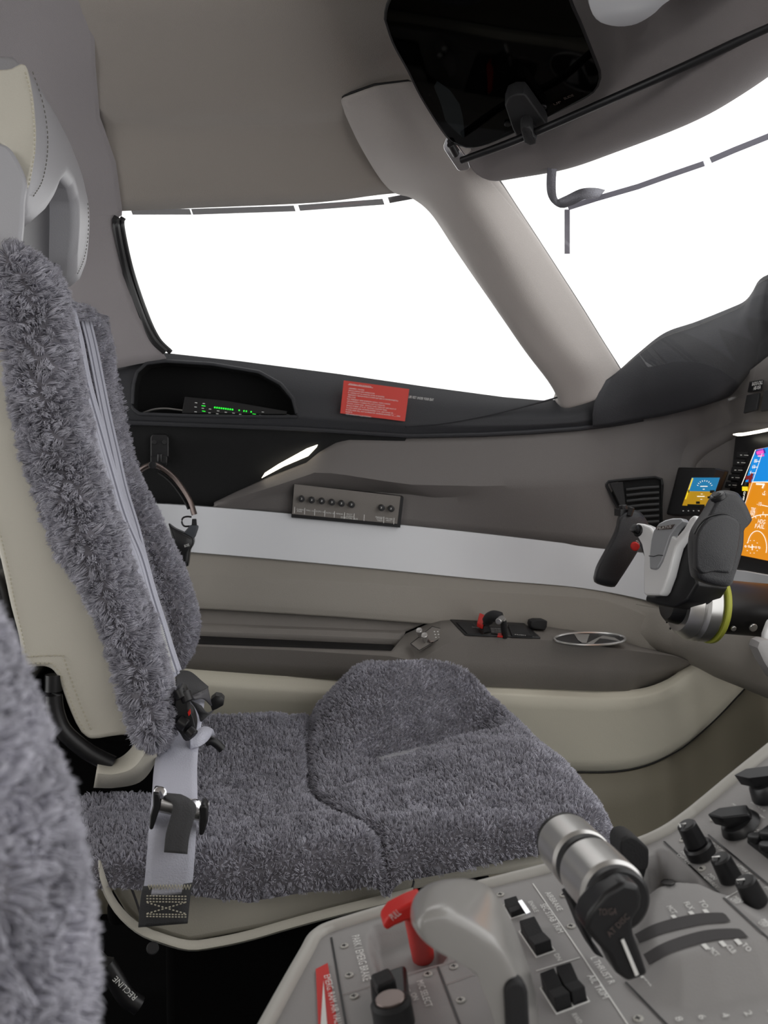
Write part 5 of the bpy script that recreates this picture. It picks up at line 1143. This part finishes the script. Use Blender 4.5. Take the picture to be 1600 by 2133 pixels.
b=MB(); b.slab([HD(x,y,.006) for x,y in ((1080,1882),(1088,1879),(1106,1905),(1097,1909))],up,.002); b.build('switch_guard',CHROM,pd)
rocker([(1086,1944),(1118,1934),(1152,1980),(1118,1992)],1,h=.010)
rocker([(1130,2062),(1160,2050),(1192,2098),(1160,2110)],1,h=.012); rocker([(1163,2048),(1195,2038),(1224,2085),(1195,2096)],1,h=.012)
# decal on rear edge
DQ=[(658,2020),(683,2007),(706,2150),(664,2150)]
def onD(x,y,o_=.001): return HD(x,y,o_)
b=MB(); b.slab([onD(x,y) for x,y in DQ],up,.0006); dc=b.build('emergency_decal',RED,pd,smooth=False); dc['label']='red decal with white arrow'
b=MB(); b.slab([onD(x,y,.002) for x,y in ((674,2043),(668,2138),(683,2150))],up,.0003); b.build('white_arrow',WHITE,dc,smooth=False)
text('EMERG. RAM AIR VALVE',onD(675,2034,.002),onD(701,2148,.002),up,.005,WHITE,dc)
# gear-like guarded knob at the bottom
p=HD(820,2112); n_=up
b=MB(); q_=[HD(x,y,.0) for x,y in ((777,2072),(852,2046),(862,2150),(785,2180))]; b.slab([v+up*.002 for v in q_],up,.012); gk=b.build('guarded_selector',BLK,pd,bev=.003)
b=MB(); q_=[HD(x,y,.012) for x,y in ((776,2058),(815,2042),(830,2068),(790,2086))]; b.slab(q_,up,.010); b.build('selector_lug',BLKM,gk,bev=.002)
c_=HD(820,2120,.016); b=MB(); b.cyl(c_-up*.006,c_+up*.012,.013,32); b.build('selector_ring',BLKM,gk); b=MB(); b.cyl(c_+up*.011,c_+up*.0135,.0095,32); b.build('selector_cap',STEELD,gk)
# ---- levers, each a thing
th=empty('thrust_levers',onY(1300,2000,.555),'pair of thrust levers with joined silver barrel handles split by a black band','lever')
A0=Vector(onY(1176,1752,.655)); A1_=Vector(onY(1290,1876,.545)); A1_.x=A0.x+(A1_.x-A0.x); dd=(A1_-A0)
def cylseg(t0,t1,r_,m,nm): 
    B=MB(); B.cyl(A0+dd*t0,A0+dd*t1,r_,48); return B.build(nm,m,th,ang=30)
cylseg(-.02,.03,.0205,BLK,'end_cap'); cylseg(.02,.40,.0212,STEEL,'barrel'); cylseg(.40,.50,.0203,BLK,'centre_band'); cylseg(.50,.93,.0212,STEEL,'barrel'); cylseg(.92,1.01,.0196,BLK,'end_cap')
sh=[(1218,1935),(1228,1905),(1262,1862),(1300,1838),(1332,1845),(1338,1868),(1336,1892),(1318,1920),(1322,1950),(1336,1985),(1352,2032),(1310,2048),(1286,2030),(1268,1992),(1240,1962)]
b=MB(); b.slab([onY(x,y,.530) for x,y in sh],(0,1,0),.022); ar=b.build('lever_arm',BLK,th,bev=.003)
b=MB(); b.slab([onY(x,y,.529) for x,y in ((1293,1958),(1299,1955),(1330,2028),(1323,2032))],(0,-1,0),.001); b.build('index_line',WHITE,ar)
text('TO/GA',onY(1246,1906,.5295),onY(1284,1904,.5295),(0,-1,0),.0042,STEELD,ar); text('AT DISC',onY(1270,1952,.5295),onY(1312,1910,.5295),(0,-1,0),.004,STEELD,ar)
sh2=[(1190,1880),(1205,1865),(1225,1880),(1235,1960),(1262,2000),(1240,1990),(1218,1950),(1190,1880)]
b=MB(); b.slab([onY(x,y,.60) for x,y in sh2],(0,1,0),.02); b.build('lever_arm',BLKM,th,bev=.003)
sl=empty('speed_brake_lever',onY(1330,1868,.665),'small black paddle lever standing behind the silver thrust handles','lever')
b=MB(); b.slab([onY(x,y,.665) for x,y in spline([(1293,1790),(1292,1756),(1305,1743),(1324,1744),(1350,1766),(1353,1782),(1351,1806),(1340,1816),(1310,1806),(1293,1790)],40)[:-1]],(0,1,0),.022); b.build('paddle',BLKM,sl,bev=.006)
b=MB(); b.slab([onY(x,y,.672) for x,y in ((1315,1800),(1350,1805),(1343,1830),(1341,1868),(1322,1872),(1318,1840))],(0,1,0),.012); b.build('stem',BLK,sl,bev=.002)
pk_=empty('emergency_brake_handle',HD(878,1985),'red pull handle with white lettering behind the grey handle on the pedestal','handle')
b=MB(); b.slab([onY(x,y,.60) for x,y in ((800,1932),(799,1924),(815,1902),(850,1884),(880,1872),(880,1908),(850,1918),(822,1930),(806,1940))],(0,1,0),.018); rh=b.build('handle_blade',RED,pk_,bev=.002)
text('PULL',onY(819,1917,.599),onY(836,1903,.599),(0,-1,0),.005,WHITE,rh)
b=MB(); b.cyl(HD(882,1995,-.002),Vector(onY(866,1895,.605)),.0085,24); b.build('handle_stem',RED,pk_)
gh_=empty('grey_lever_handle',HD(1110,2140),'large glossy light grey grip handle with a black inlay curving over the pedestal','handle')
def Hn(x,y): return onY(x,y,.50)
hp_=[(857,1905),(872,1895),(912,1886),(940,1890),(1000,1925),(1040,1958),(1062,2000),(1090,2040),(1108,2080),(1118,2140),(1120,2230),(1040,2230),(1040,2140),(1028,2080),(1002,2035),(965,2000),(905,1980),(875,1955),(858,1925)]
HN=[(868,1950),(860,1915),(880,1896),(915,1888),(960,1902),(1030,1950),(1060,1985),(1085,2040),(1100,2100),(1106,2220),(1045,2220),(1042,2133),(1020,2062),(985,2018),(940,1990),(900,1975)]
HF=[(850,1925),(851,1875),(872,1842),(910,1825),(965,1818),(1012,1826),(1048,1862),(1085,1945),(1118,2035),(1145,2220),(1085,2220),(1065,2110),(1035,2045),(1000,2005),(950,1982),(880,1955)]
nr_=[Vector(onY(p[0],p[1],.500)) for p in HN]; fr_=[Vector(onY(p[0],p[1],.560)) for p in HF]
cN=sum(nr_,Vector())/16; cF=sum(fr_,Vector())/16
sc_=lambda R_,c,k,dy:[c+(p-c)*k+Vector((0,dy,0)) for p in R_]
mixr=lambda t:[p+(q-p)*t for p,q in zip(nr_,fr_)]
b=MB(); b.grid([sc_(nr_,cN,.80,-.0035),sc_(nr_,cN,.93,-.002),mixr(.06),mixr(.5),mixr(.92),sc_(fr_,cF,.9,.004),sc_(fr_,cF,.7,.006)],closeu=True,caps=True); b.build('grip_body',HNDL,gh_,ang=0,sub=2)
b=MB(); b.slab([onY(x,y,.4935) for x,y in ((1052,2062),(1062,2046),(1080,2042),(1096,2050),(1102,2070),(1106,2150),(1105,2210),(1058,2210),(1056,2140))],(0,1,0),.01); b.build('black_inlay',BLKM,gh_,bev=.003)
fl_=empty('flap_lever',HD(1600,2090),'black lever with a pale edge at the lower right edge of the picture','lever')
b=MB(); b.slab([onY(x,y,.545) for x,y in ((1550,2052),(1556,2040),(1600,2032),(1680,2040),(1680,2120),(1610,2110),(1592,2098))],(0,1,0),.03); b.build('lever_knob',BLK,fl_,bev=.005)
b=MB(); b.tube([onY(x,y,.543) for x,y in ((1560,2054),(1580,2070),(1612,2095))],.003,8); b.build('pale_edge',STEEL,fl_)
